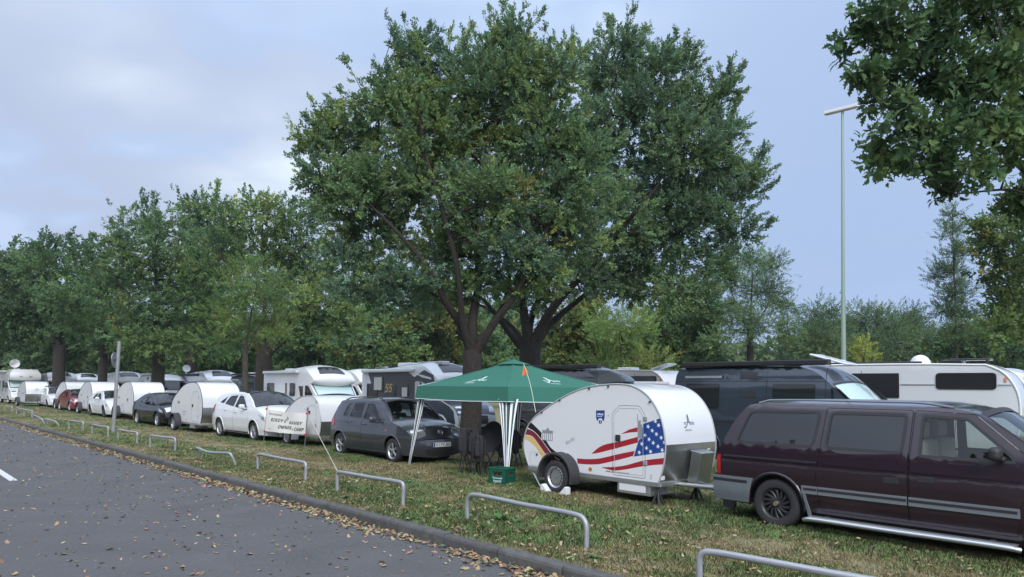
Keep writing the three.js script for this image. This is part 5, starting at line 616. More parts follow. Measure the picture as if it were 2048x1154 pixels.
  mk('white teardrop caravan right behind the leaning sign post', 228, 838, 43); mk('white teardrop caravan between the metallic red car and the white saloon', 154, 827, 43); mk('white teardrop caravan half hidden behind the metallic red car', 109, 818, 43); mk('white teardrop caravan farthest left, beside the overcab motorhome', 32, 812, 43);
  const birdy = nano({ label: 'small white and steel teardrop trailer with a flag door behind the banner', tex: flagTex, tk: [400 / 1024, 400 / 700], y0: 0.1, uvx: 0.76, wx: 0.62, W: 1.6, sx: 0.76, sy: 0.8, group: g, trim: M.alu, guard: M.white }); place(birdy, 572, 889, 44, 0.62, 1.0);
}
// ------------------------------------------------------------------ second row: camper vans, motorhomes, touring caravans
function placeAt(g, px, py, Z, theta, lx, lz) { const a = -(90 - theta) * Math.PI / 180, P = AT(px, py, Z), l = V(lx, 0, lz).applyAxisAngle(YUP, a); g.rotation.y = a; g.position.set(P.x - l.x, 0, P.z - l.z); return g; }
const slate = phys({ color: C(0.042, 0.055, 0.074), roughness: 0.36, metalness: 0.3, clearcoat: 1, clearcoatRoughness: 0.03 }), blindGlass = phys({ color: C(0.42, 0.55, 0.55), roughness: 0.05, clearcoat: 1 });
const acr = (x0, y0, x1, y1, r = 0.06) => ({ name: 'window', pts: rect(x0, y0, x1, y1, r), thick: 0.022, mat: M.acrylic });
const line = (x0, y0, x1, y1, mat = M.inner) => ({ name: 'seam', pts: rect(x0, y0, x1, y1), thick: 0.002, mat });
function van(o) {
  const P = o.paint;
  return car({ name: 'camper_van', category: 'camper van', label: o.label, L: 6, W: 2.05, belt: 1.3, hoodY: 1.15, dash: 4.85, clear: 0.32, wb: [1.05, 5.05], wr: 0.35, ww: 0.22, rimStyle: 'steel', ri: 0.22, rimMat: o.rimMat || M.rimDark, paint: P, edge_: 0.22, lipMat: P, archGap: 0.07,
    sec: [[0.3, 0.97], [1, 1], [1.8, 0.98], [2.2, 0.925], [2.38, 0.87], [2.46, 0.8]], taperF: 0.16, taperR: 0.02, taperLen: 1.0, mirror: [4.75, 1.45], mirrorMat: M.black,
    edge: [{ name: 'front_bumper', pts: [[5.93, 0.32], [5.98, 0.5], [5.93, 0.7]], crown: 0.12, mat: o.bumper || P }, { name: 'nose', pts: [[5.93, 0.7], [5.88, 0.92], [5.72, 1.08]], crown: 0.14 }, { name: 'bonnet', pts: [[5.72, 1.08], [5.4, 1.24], [5.08, 1.34]], crown: 0.08 }, { name: 'windscreen', pts: [[5.08, 1.34], [4.75, 1.68], [4.42, 2.0]], crown: 0.12, glass: o.screen || M.glass, mat: P, pillar: 0.07 }, { name: 'roof_front', pts: [[4.42, 2.0], [4.05, 2.28], [3.6, 2.43]], crown: 0.1, mat: P }, { name: 'roof', pts: [[3.6, 2.43], [2, 2.46], [0.12, 2.44]], crown: 0.04, mat: P }, { name: 'rear_doors', pts: [[0.12, 2.44], [0.03, 2.2], [0, 1.4], [0, 0.4]], crown: 0.03, mat: P }],
    doors: [], wins: [{ pts: [[4.42, 1.38], [4.42, 1.93], [4.62, 1.9], [5.12, 1.44], [5.1, 1.38]], glass: M.privacy, r: 0.05 }],
    sideParts: [acr(0.42, 1.36, 1.46, 2.0), acr(2.98, 1.36, 4.06, 2.0), { name: 'vent_grille', pts: rect(2.05, 2.13, 2.52, 2.3), thick: 0.012, mat: M.trim }, { name: 'vent_grille', pts: rect(2.05, 1.66, 2.52, 1.8), thick: 0.012, mat: M.trim }, { name: 'awning_light', pts: rect(0.35, 2.15, 1.5, 2.21), thick: 0.02, mat: M.alu }, line(2.8, 0.5, 2.812, 2.4), line(4.3, 0.5, 4.312, 2.36), line(0.05, 2.06, 4.3, 2.072), { name: 'side_moulding', pts: rect(0.05, 1.02, 2.78, 1.07, 0.01), thick: 0.015, mat: M.trim }, { name: 'side_moulding', pts: rect(2.83, 1.02, 4.3, 1.07, 0.01), thick: 0.015, mat: M.trim }, { name: 'tail_light', pts: rect(0.02, 0.85, 0.12, 1.45, 0.02), thick: 0.02, mat: M.red }, ...(o.stripes || [])],
    noseParts: [{ name: 'headlight', run: 'nose', pts: [[0.55, 0.25], [0.95, 0.1], [0.95, 0.95], [0.66, 0.85]], r: 0.1, mirror: 1, mat: M.lamp, thick: 0.02 }, { name: 'grille', run: 'front_bumper', pts: rect(-0.5, 0.55, 0.5, 0.95, 0.05), mat: M.black }, { name: 'air_intake', run: 'front_bumper', pts: rect(-0.45, 0.08, 0.45, 0.42, 0.05), mat: M.black }],
    extra: (g) => { if (o.awning !== 0) { const a = mesh('awning_cassette', bx(4.1, 0.13, 0.17, 2.28, 2.52, 0.9, 0.03), o.awningMat || M.black, g); mesh('end_cap', bx(0.03, 0.14, 0.18, 4.345, 2.52, 0.9, 0.03), M.trim, a); }
      mesh('roof_hatch', bx(0.7, 0.09, 0.7, 3.2, 2.53, -0.1, 0.03), M.trim, g); if (o.dish) mesh('satellite_plate', bx(0.95, 0.05, 0.62, 4.0, 2.62, -0.05, 0.025, [0, 0, -0.28]), M.white, g); if (o.air) mesh('air_conditioner', bx(0.75, 0.17, 0.8, 1.4, 2.58, -0.1, 0.06), M.white, g); o.more && o.more(g); } });
}
placeAt(van({ paint: slate, dish: 1, label: 'dark slate camper van with black roof awning behind the plum minivan', screen: blindGlass }), 1655, 720, 16.6, 40.5, 4.35, 0.98);
placeAt(van({ paint: phys({ color: C(0.05, 0.052, 0.058), roughness: 0.4, metalness: 0.2, clearcoat: 1 }), label: 'charcoal camper van partly hidden behind the gazebo canopy' }), 1195, 744, 21.6, 42.5, 4.35, 0.98);
placeAt(van({ paint: M.white, label: 'white high-roof van left of the trunk of the drooping tree', awningMat: M.grey }), 312, 752, 50, 42.5, 4.0, 0.9);
placeAt(van({ paint: M.white, label: 'white high-roof van with green tinted screen right of the drooping tree trunk', screen: blindGlass, awning: 0 }), 345, 768, 54, 42.5, 5.3, 0.9);
placeAt(van({ paint: slate, label: 'navy camper van by the slim pale trunk left of the white motorhome', air: 1 }), 512, 758, 45, 42.5, 4.35, 0.98);
function motorhome(o) { // coachbuilt body with a cab; the brow is low-profile or an overcab bed
  const P = o.paint || M.white, al = o.overcab;
  const t = car({ name: 'motorhome', category: 'motorhome', label: o.label, L: 6.7, W: 2.3, belt: 1.25, hoodY: 1.05, dash: 5.6, clear: 0.36, wb: [1.6, 5.65], wr: 0.34, ww: 0.21, rimStyle: 'steel', ri: 0.21, paint: P, edge_: 0.3, archGap: 0.07, sec: [[0.3, 0.96], [0.6, 1], [2.45, 1], [2.62, 0.97], [2.8, 0.84], [3.1, 0.8]], taperF: al ? 0.1 : 0.2, taperR: 0, taperLen: 1.7, mirror: [5.35, 1.5], mirrorMat: M.black,
    edge: [{ name: 'front_bumper', pts: [[6.6, 0.36], [6.66, 0.55], [6.6, 0.76]], crown: 0.12, mat: o.bumper || P }, { name: 'nose', pts: [[6.6, 0.76], [6.52, 0.95], [6.38, 1.08]], crown: 0.12, mat: o.cab || P }, { name: 'bonnet', pts: [[6.38, 1.08], [6.05, 1.22], [5.8, 1.33]], crown: 0.08, mat: o.cab || P }, { name: 'windscreen', pts: [[5.8, 1.33], [5.5, 1.62], [5.2, 1.92]], crown: 0.14, glass: o.screen || blindGlass, mat: P, pillar: 0.08 },
      ...(al ? [{ name: 'overcab_underside', pts: [[5.2, 1.92], [5.6, 2.0], [5.95, 2.05]], crown: 0.02 }, { name: 'overcab_front', pts: [[5.95, 2.05], [6.05, 2.25], [5.98, 2.6], [5.75, 2.85]], crown: 0.12 }, { name: 'roof_cap', pts: [[5.75, 2.85], [5.3, 2.95], [4.4, 2.92]], crown: 0.06 }, { name: 'roof', pts: [[4.4, 2.92], [2, 2.86], [0.1, 2.84]], crown: 0.03 }]
        : [{ name: 'brow', pts: [[5.2, 1.92], [5.5, 2.0], [5.54, 2.1], [5.42, 2.24]], crown: 0.2 }, { name: 'roof_cap', pts: [[5.42, 2.24], [5.0, 2.5], [4.4, 2.71], [3.4, 2.68]], crown: 0.14 }, { name: 'roof', pts: [[3.4, 2.68], [2, 2.6], [0.1, 2.58]], crown: 0.03 }]),
      { name: 'rear_wall', pts: [[0.1, al ? 2.84 : 2.58], [0.02, 2.45], [0, 1.4], [0, 0.45]], crown: 0.03 }],
    doors: [{ pts: rect(2.3, 0.55, 2.88, 2.35, 0.06), r: 0, handle: [2.8, 1.25] }], wins: [{ pts: [[4.72, 1.34], [4.74, 1.84], [5.05, 1.82], [5.48, 1.4], [5.45, 1.34]], glass: M.tint, r: 0.06 }],
    sideParts: [acr(0.45, 1.28, 1.3, 1.95, 0.08), { name: 'window', pts: rect(2.6, 0.95, 2.74, 1.95, 0.03), thick: 0.02, mat: M.acrylic }, acr(3.1, 1.3, 3.68, 1.95, 0.1), { name: 'cab_trim', pts: [[4.05, 1.8], [4.52, 1.8], [4.5, 1.0], [4.42, 1.0]], thick: 0.01, mat: M.acrylic }, { name: 'side_stripe', pts: [[2.9, 0.95], [4.4, 0.72], [4.4, 0.75], [2.9, 1.0]], thick: 0.003, mat: o.accent || M.grey }, { name: 'side_stripe', pts: [[0.1, 1.1], [2.25, 0.9], [2.25, 0.94], [0.1, 1.14]], thick: 0.003, mat: o.accent || M.grey }, { name: 'skirt', pts: rect(2.1, 0.37, 5.2, 0.62), thick: 0.012, mat: M.grey }, { name: 'tail_light', pts: rect(0.02, 0.7, 0.1, 1.1, 0.02), thick: 0.02, mat: M.red }, ...(o.sides || [])],
    noseParts: [{ name: 'headlight', run: 'nose', pts: [[0.6, 0.2], [0.96, 0.1], [0.96, 0.95], [0.7, 0.9]], r: 0.1, mirror: 1, mat: M.lamp, thick: 0.02 }, { name: 'grille', run: 'front_bumper', pts: rect(-0.5, 0.3, 0.5, 0.9, 0.06), mat: M.black }, al ? { name: 'roof_window', run: 'roof_cap', pts: rect(-0.36, 0.05, 0.36, 0.5, 0.06), mat: M.acrylic, thick: 0.03 } : { name: 'roof_window', run: 'roof_cap', pts: rnd2([[-0.62, 0.1], [0.62, 0.1], [0.5, 0.5], [-0.5, 0.5]], 0.08), mat: M.acrylic, thick: 0.025 }],
    extra: (g) => { const top = al ? 2.76 : 2.5; mesh('awning_cassette', bx(3.9, 0.16, 0.2, 2.1, top, 1.22, 0.06), o.awningMat || M.white, g); if (o.dish) { mesh('satellite_dish', merge([new THREE.LatheGeometry([[0, 0.05], [0.2, 0.065], [0.36, 0.11], [0.44, 0.16], [0.45, 0.155], [0.37, 0.09], [0.2, 0.04], [0, 0.025]].map((p) => new THREE.Vector2(p[0] * (o.ds || 1), p[1])), 30).rotateZ(-1.35).rotateY(-0.15).translate(o.dish[0], o.dish[1], o.dish[2]), bar([o.dish[0], top, o.dish[2]], [o.dish[0], o.dish[1] - 0.05, o.dish[2]], 0.05)]), M.whiteFlat, g); }
      if (o.dome) mesh('roof_dome', new THREE.SphereGeometry(0.28, 20, 10, 0, 6.3, 0, 1.6).scale(1, 0.8, 1).translate(o.dome, top + 0.14, 0.2), M.whiteFlat, g); mesh('roof_hatch', merge([bx(0.6, 0.1, 0.6, 1.2, top + 0.18, 0.1, 0.04)]), M.whiteFlat, g); mesh('roof_hatch', bx(0.5, 0.08, 0.5, 2.7, top + 0.18, -0.2, 0.04), M.whiteFlat, g); o.more && o.more(g); } });
  return t;
}
const beige = std(0.5, 0.49, 0.46, 0.45);
placeAt(motorhome({ label: 'white motorhome with awning and panoramic roof window behind the white people carrier', screen: blindGlass }), 527, 744, 38, 43, 0.15, 1.25);
placeAt(motorhome({ label: 'silver-grey motorhome with dark awning and small dish behind the caravan with green emblem', paint: PT.silver, awningMat: M.black, dish: [0.7, 2.95, 0.9], ds: 0.6, dome: 3.5, accent: M.black }), 358, 746, 52, 43, 0.1, 1.2);
const mA = motorhome({ label: 'white motorhome with tinted screen behind the metallic red car', accent: M.black, screen: M.privacy }); placeAt(mA, 128, 748, 74, 43, 0.4, 1.2);
const dup = (o, label, px, py, Z, th, lx, lz) => { const c = o.clone(); c.name = numbered(o.name); c.userData = { ...o.userData, label }; scene.add(c); return placeAt(c, px, py, Z, th, lx, lz); };
dup(mA, 'white motorhome behind the white saloon, just left of the sign post', 196, 748, 62, 43, 0.3, 1.2);
dup(mA, 'white motorhome roof behind the navy camper van at the dark forked trunk', 470, 752, 60, 43, 0.2, 1.2);
dup(mA, 'white motorhome whose roof edge shows right of the white panoramic motorhome', 655, 740, 46, 43, 0.2, 1.2);
dup(mA, 'white motorhome at the right edge behind the white touring caravan', 2035, 735, 27, 50, 4.6, 1.0);
placeAt(motorhome({ label: 'white motorhome with dark side windows right of the overcab motorhome', sides: [{ name: 'window_band', pts: rect(1.4, 1.2, 4.0, 2.2, 0.05), thick: 0.03, mat: M.acrylic }], screen: M.privacy, awningMat: beige }), 78, 748, 66, 43, 1.6, 1.2);
placeAt(motorhome({ overcab: 1, more: (g) => { const m = mesh('front_lettering', new THREE.PlaneGeometry(0.95, 0.2).rotateY(Math.PI / 2), new THREE.MeshStandardMaterial({ map: canvasTex(512, 108, (c, w, h) => { c.clearRect(0, 0, w, h); c.fillStyle = '#2a2226'; c.font = 'italic bold 84px sans-serif'; c.textAlign = 'center'; c.fillText('HYMERCAMP', w / 2, 82, w - 16); }), transparent: true, roughness: 0.5 }), g); m.position.set(6.165, 2.3, 0); }, label: 'white overcab motorhome with a satellite dish at the far left', dish: [4.6, 3.4, 0.6], ds: 0.85, screen: blindGlass, awningMat: beige }), 15, 805, 60, 43, 5.65, 1.15);
{ // numbered motorhome with a dark blue cab
  const n55 = canvasTex(512, 320, (c, w, h) => { c.clearRect(0, 0, w, h); c.font = 'italic bold 260px sans-serif'; c.textAlign = 'center'; c.textBaseline = 'middle'; c.fillStyle = '#b39a60'; c.fillText('55', w / 2, h / 2); });
  const g55 = std(0.062, 0.064, 0.07, 0.4, 0.2), navy = phys({ color: C(0.04, 0.052, 0.075), roughness: 0.35, metalness: 0.3, clearcoat: 1 });
  const t = motorhome({ label: 'motorhome with dark grey side numbered 55 and a dark blue cab behind the oak trunk', screen: M.tint, bumper: std(0.42, 0.43, 0.44, 0.4, 0.4), cab: navy, sides: [{ name: 'dark_panel', pts: [[0.5, 2.42], [0.9, 1.75], [1.7, 0.9], [4.1, 0.9], [4.5, 1.6], [4.55, 2.0], [3.6, 2.42]], thick: 0.006, mat: g55 }, { name: 'window', pts: rect(0.95, 1.62, 1.75, 2.28, 0.05), thick: 0.03, mat: M.acrylic }, { name: 'blind', pts: rect(1.05, 1.68, 1.66, 2.22, 0.03), thick: 0.034, mat: beige }, { name: 'blind', pts: rect(3.2, 1.42, 3.58, 1.8, 0.03), thick: 0.034, mat: beige }, { name: 'door_panel', pts: rect(4.1, 0.95, 4.42, 2.05, 0.08), thick: 0.014, mat: beige }, { name: 'cab_side', pts: [[4.65, 0.42], [5.2, 0.42], [5.24, 0.62], [5.4, 0.77], [5.65, 0.81], [5.9, 0.77], [6.06, 0.62], [6.1, 0.42], [6.5, 0.45], [6.42, 0.92], [6.2, 1.1], [5.75, 1.3], [4.65, 1.3]], thick: 0.005, mat: navy }, { name: 'brow_graphic', pts: [[4.0, 2.2], [4.8, 1.95], [5.4, 2.05], [5.3, 2.3], [4.7, 2.5]], thick: 0.005, mat: g55 }, { name: 'brow_graphic', pts: [[4.1, 2.36], [4.6, 2.2], [5.2, 2.12], [5.15, 2.2], [4.6, 2.3]], thick: 0.008, mat: M.whiteFlat }],
    more: (g) => { mesh('number', new THREE.PlaneGeometry(1.0, 0.62), new THREE.MeshStandardMaterial({ map: n55, transparent: true, roughness: 0.4 }), g).position.set(2.15, 1.76, 1.166); mesh('roof_box', bx(0.9, 0.2, 0.7, 2.6, 2.74, 0.4, 0.08), M.whiteFlat, g); mesh('solar_panel', bx(1.2, 0.04, 0.7, 1.2, 2.7, 0.5, 0.01), M.acrylic, g); mesh('roof_rack', merge([bx(1.6, 0.06, 0.5, 4.0, 2.84, 0.2, 0.02), bx(0.3, 0.16, 0.4, 4.7, 2.8, 0.2, 0.03)]), M.alu, g); } });
  placeAt(t, 905, 815, 27, 42.5, 6.3, 0.95);
}
dup(mA, 'white motorhome peeking out left of the dark grey motorhome numbered 55', 716, 745, 40, 43, 5.1, 1.0);
function tourer(o) {
  return car({ name: 'touring_caravan', category: 'caravan', label: o.label, L: 6.2, W: 2.3, belt: 1.4, hoodY: 1.3, dash: 1, clear: 0.4, wb: [0.6, 5.6], axles: [2.9], wr: 0.32, ww: 0.19, rimStyle: 'steel', ri: 0.2, paint: o.paint, edge_: 0.35, sec: [[0.3, 0.97], [0.6, 1], [2.5, 1], [2.62, 0.985]], taperF: 0.04, taperR: 0.02, taperLen: 0.6,
    edge: [{ name: 'front_wall', pts: [[6.05, 0.42], [6.18, 1.2], [6.12, 1.9], [5.85, 2.36], [5.5, 2.56]], crown: 0.04, mat: M.white, n: 18 }, { name: 'roof', pts: [[5.5, 2.56], [4, 2.6], [0.3, 2.6]], crown: 0.03, mat: M.white }, { name: 'rear_wall', pts: [[0.3, 2.6], [0.08, 2.4], [0, 1.4], [0.05, 0.45]], crown: 0.03, mat: M.white }], doors: [], wins: [],
    sideParts: [acr(4.35, 1.93, 5.7, 2.36, 0.1), acr(2.25, 1.68, 3.47, 2.36, 0.02), { name: 'side_rail', pts: rect(3.5, 2.04, 4.33, 2.07, 0.01), thick: 0.02, mat: M.alu }, { name: 'side_rail', pts: rect(5.73, 2.04, 6.08, 2.07, 0.01), thick: 0.02, mat: M.alu }, { name: 'marker_lamp', pts: rect(5.86, 2.12, 5.91, 2.24, 0.02), thick: 0.02, mat: M.amber }, { name: 'skirt', pts: rect(0.2, 0.42, 2.4, 0.6), thick: 0.01, mat: M.grey }],
    extra: (g, S) => { for (const s of [1, -1]) mesh('corner_trim', tubeGeo(S.outline().map(([x, y]) => V(x, y, s * (S.w(x, y) + 0.002))), 0.03, 6, 60), M.whiteFlat, g); o.more && o.more(g); } });
}
placeAt(tourer({ paint: std(0.5, 0.52, 0.54, 0.35), label: 'white touring caravan with black windows and roof dish at the right edge', more: (g) => { mesh('roof_rail', bx(3.6, 0.07, 0.05, 2.2, 2.65, 1.0, 0.02), M.black, g); mesh('satellite_dish', new THREE.SphereGeometry(0.26, 22, 10, 0, 6.3, 0, 1.55).translate(3.85, 2.62, 0.5), M.whiteFlat, g); mesh('antenna_plate', merge([bx(0.95, 0.05, 0.5, 5.0, 2.74, 0.2, 0.02), bx(0.5, 0.12, 0.5, 4.6, 2.68, 0.2, 0.04), bar([5.3, 2.6, 0.2], [5.4, 2.75, 0.2], 0.025)]), M.acrylic, g); mesh('roof_box', bx(0.5, 0.16, 0.5, 1.5, 2.72, 0.2, 0.05), M.whiteFlat, g); } }), 1993, 747, 18, 48, 5.7, 1.15);
placeAt(tourer({ paint: std(0.36, 0.37, 0.37, 0.5), label: 'grey-sided touring caravan seen above the flag-painted caravan', more: (g) => { mesh('satellite_plate', bx(0.85, 0.05, 0.6, 5.2, 2.76, 0, 0.025, [0, 0, 0.25]), M.white, g); mesh('roof_hatch', bx(0.7, 0.12, 0.6, 3.6, 2.68, 0.2, 0.05), M.whiteFlat, g); } }), 1324, 741, 27, 42.5, 5.95, 1.15);
// ------------------------------------------------------------------ street furniture and camp things
{
  const tex = dataTex(256, 256, (u, v) => { const a = tn(u, v, 12, 4), b = tn(u, v, 50, 2, 4), k = 0.33 + a * 0.26 + b * 0.14, c = tn(u, v, 9, 3, 8); return c > 0.3 ? [0.2, 0.15, 0.12] : [k * 0.97, k, k * 1.05]; }), zinc = new THREE.MeshStandardMaterial({ map: tex, roughness: 0.5, metalness: 0.45 });
  const gl = 'galvanised hoops along the kerb';
  const H = [ // foot pixels, height, kink points
    ['galvanised hoop nearest the camera, cut by the bottom edge', [1399, 1178], [1850, 1290], 0.35], ['long rounded galvanised hoop in front of the flag-painted caravan wheel', [934, 1040], [1173, 1098], 0.36, 0, 0.16], ['galvanised hoop with the guy rope tied to its left corner', [674, 985], [806, 1012], 0.35], ['galvanised hoop with a scuffed top below the camp banner', [515, 940], [611, 962], 0.34],
    ['bent galvanised hoop with a sagging top', [399, 918], [473, 932], 0.28, 1], ['galvanised hoop below the gap between people carrier and caravan', [300, 896], [350, 903], 0.35], ['galvanised hoop just right of the sign post', [236, 881], [274, 888], 0.34], ['galvanised hoop just left of the sign post', [184, 868], [216, 874], 0.33], ['second galvanised hoop left of the sign post', [138, 858], [166, 862], 0.33], ['bent hoop leaning steeply over in the far row', [93, 851], [119, 853], 0.28, 2], ['collapsed galvanised hoop beside the steeply bent one', [72, 843], [90, 848], 0.3, 2], ['far small hoop third from the left edge', [48, 833], [64, 836], 0.36], ['far small hoop second from the left edge', [33, 829], [48, 832], 0.36], ['small hoop farthest left in the row', [10, 823], [24, 825], 0.36]];
  H.forEach(([label, a, b, h, bend, rad], i) => {
    const A = G(...a), B = i ? G(...b) : A.clone().addScaledVector(G(1815, 1152, 0.34).sub(G(1405, 1084, 0.34)).normalize(), 2.45), t = thing('bollard_hoop', label, 'barrier', gl), d = B.clone().sub(A), r = rad || (i === 0 ? 0.1 : 0.07), e = d.clone().normalize(); t.position.copy(A);
    const up = (p, y) => p.clone().setY(y), O = V(0, 0, 0); let pts;
    const tilt = ND.clone().multiplyScalar(bend ? -0.12 : 0);
    const P1 = up(O, h).add(tilt).addScaledVector(e, bend ? 0.1 : 0), P2 = up(d, h * (bend === 2 ? 0.75 : 1)).add(tilt).addScaledVector(e, bend ? -0.04 : 0);
    const arc = (c0, c, c1) => [0, 0.33, 0.67, 1].map((s) => c0.clone().multiplyScalar((1 - s) * (1 - s)).addScaledVector(c, 2 * s * (1 - s)).addScaledVector(c1, s * s));
    const toA = O.clone().sub(P1).normalize(), toB = d.clone().sub(P2).normalize(), ax = P2.clone().sub(P1).normalize();
    pts = [up(O, -0.05), O.clone().addScaledVector(P1, 0.5), ...arc(P1.clone().addScaledVector(toA, r), P1, P1.clone().addScaledVector(ax, r)), ...(bend === 1 ? [P1.clone().lerp(P2, 0.35).add(V(0, -0.05, 0))] : []), ...(bend ? [] : [P1.clone().lerp(P2, 0.5)]), ...arc(P2.clone().addScaledVector(ax, -r), P2, P2.clone().addScaledVector(toB, r)), P2.clone().lerp(d, 0.5), up(d, -0.05)];
    const c = new THREE.CurvePath(); for (let k = 0; k < pts.length - 1; k++) c.add(new THREE.LineCurve3(pts[k], pts[k + 1])); mesh('hoop', new THREE.TubeGeometry(new THREE.CatmullRomCurve3(pts, false, 'centripetal', 0.5), 90, 0.031, 12), zinc, t);
    mesh('cap_screw', merge([new THREE.SphereGeometry(0.009, 8, 6).translate(P1.x, P1.y - r * 1.1, P1.z)]), M.trim, t);
  });
  // leaning post with the back of a round sign
  const s = thing('sign_post', 'leaning grey post with the back of a round road sign', 'road sign'), f = G(226, 866), Z = -f.z; s.position.copy(f); const top = AT(240, 683, Z).sub(f); top.z = 0.05;
  mesh('post', bar([0, -0.2, 0], top.toArray(), 0.062, 0.062, 16), zinc, s); const c = AT(231.5, 720, Z).sub(f), q = new THREE.Quaternion().setFromUnitVectors(V(0, 1, 0), V(0.98, 0.05, -0.12).normalize()), dsk = mesh('sign_disc', new THREE.CylinderGeometry(0.29, 0.29, 0.012, 32), M.alu, s); dsk.quaternion.copy(q); dsk.position.copy(c).add(V(-0.03, 0, 0)); mesh('clamp', merge([bx(0.16, 0.04, 0.15, c.x + 0.05, c.y + 0.0, c.z, 0.01)]), M.trim, s);
  // lamp mast
  const m = thing('lamp_mast', 'tall pale green lamp mast beside the overhanging branch', 'lamp post'), mz = 34, mb = AT(1688, 780, mz); mb.y = 0; m.position.copy(mb); const mt = AT(1685, 222, mz).sub(mb), mj = AT(1686.3, 597, mz).sub(mb), green = std(0.23, 0.3, 0.26, 0.5, 0.2);
  mesh('pole', bar([mj.x, mj.y, mj.z], mt.toArray(), 0.085, 0.062, 16), green, m); mesh('pole_base', bar([0, 0, 0], mj.toArray(), 0.12, 0.105, 16), green, m);
  const l = mesh('lamp_head', bx(1.55, 0.15, 0.3, 0, 0, 0, 0.02), std(0.55, 0.55, 0.55, 0.6), m); l.position.copy(AT(1682, 219, mz).sub(mb)); l.rotation.set(0, -0.75, 0); mesh('lens', bx(1.35, 0.03, 0.22, 0, -0.08, 0, 0.005), std(0.5, 0.52, 0.54, 0.2), l);
}
{ // banner on two poles, with its guy rope
  const A = G(527, 885), B = G(609, 897), t = thing('banner', 'white camp banner with hand lettering on two thin poles', 'banner'), Z1 = -A.z, Z2 = -B.z; t.position.copy(A);
  const tl = AT(534.5, 812, Z1).sub(A), tr = AT(615.5, 820, Z2).sub(A), br = B.clone().sub(A), pole = std(0.16, 0.17, 0.18, 0.5, 0.4);
  mesh('pole', bar([0, -0.05, 0], tl.toArray(), 0.012), pole, t); mesh('pole', bar(br.toArray(), tr.toArray(), 0.012), pole, t);
  for (const p of [tl, tr]) mesh('finial', new THREE.ConeGeometry(0.022, 0.1, 10).translate(p.x, p.y + 0.05, p.z), M.black, t);
  const tex = canvasTex(1024, 560, (c, w, h) => { c.fillStyle = '#dcd9d3'; c.fillRect(0, 0, w, h); c.fillStyle = '#201d1d'; c.font = 'bold 74px serif'; c.save(); c.rotate(-0.0); c.fillText('International', 80, 125, 330); c.restore(); c.font = 'italic bold 128px sans-serif'; c.fillText('BIRDY', 150, 290, 290); c.fillText('BAMBY', 585, 320, 355); c.save(); c.translate(485, 310); c.rotate(-0.95); c.font = 'italic bold 96px sans-serif'; c.fillText('and', 0, 0, 220); c.restore(); c.font = 'italic bold 118px sans-serif'; c.lineWidth = 3; c.strokeStyle = '#201d1d'; c.fillText('OWNER', 330, 455, 340); c.strokeText('OWNER', 330, 455, 340); c.font = 'italic bold 84px sans-serif'; c.fillText('s', 685, 470); c.font = 'italic bold 118px sans-serif'; c.fillText('CAMP', 745, 480, 235); c.strokeText('CAMP', 745, 480, 235); c.fillStyle = '#b98a8e'; c.font = 'bold 34px sans-serif'; c.fillText('nAno', 90, 490); c.fillStyle = '#8f949c'; c.font = '18px sans-serif'; c.fillText('CARAVANS', 88, 514); });
  const g = new THREE.PlaneGeometry(1, 1, 24, 12), p = g.attributes.position, at = (k, e) => k.clone().multiplyScalar(e); const TL = AT(533.5, 818, Z1).sub(A), TR = AT(614.5, 826.5, Z2).sub(A), BL = AT(529.5, 862, Z1).sub(A), BR = AT(610.5, 869, Z2).sub(A);
  for (let i = 0; i < p.count; i++) { const u = p.getX(i) + 0.5, v = p.getY(i) + 0.5, a = BL.clone().lerp(BR, u), b = TL.clone().lerp(TR, u), q = a.lerp(b, v); q.y -= 0.025 * Math.sin(Math.PI * u) * (v > 0.5 ? 1 : 0.6); q.addScaledVector(ND, -0.03 * Math.sin(u * 9) * Math.sin(v * 3)); p.setXYZ(i, q.x, q.y, q.z); } g.computeVertexNormals();
  mesh('cloth', g, new THREE.MeshStandardMaterial({ map: tex, roughness: 0.9, side: THREE.DoubleSide }), t); const rib = std(0.4, 0.03, 0.035, 0.8); for (const q of [TL, TR, BL, BR]) mesh('ribbon', merge([bx(0.09, 0.045, 0.03, q.x, q.y, q.z, 0.012), bx(0.11, 0.02, 0.02, q.x + 0.02, q.y - 0.02, q.z, 0.006, [0, 0, 0])]), rib, t);
  const e = G(675, 985).setY(0.345), s = AT(615, 824, Z2), r = mesh('guy_rope', tubeGeo([s, s.clone().lerp(e, 0.5).add(V(0, -0.02, 0)), e], 0.006, 6, 12), std(0.55, 0.52, 0.44, 0.9), scene); tag(r, 'pale guy rope from the banner pole down to a hoop corner', 'rope');
}
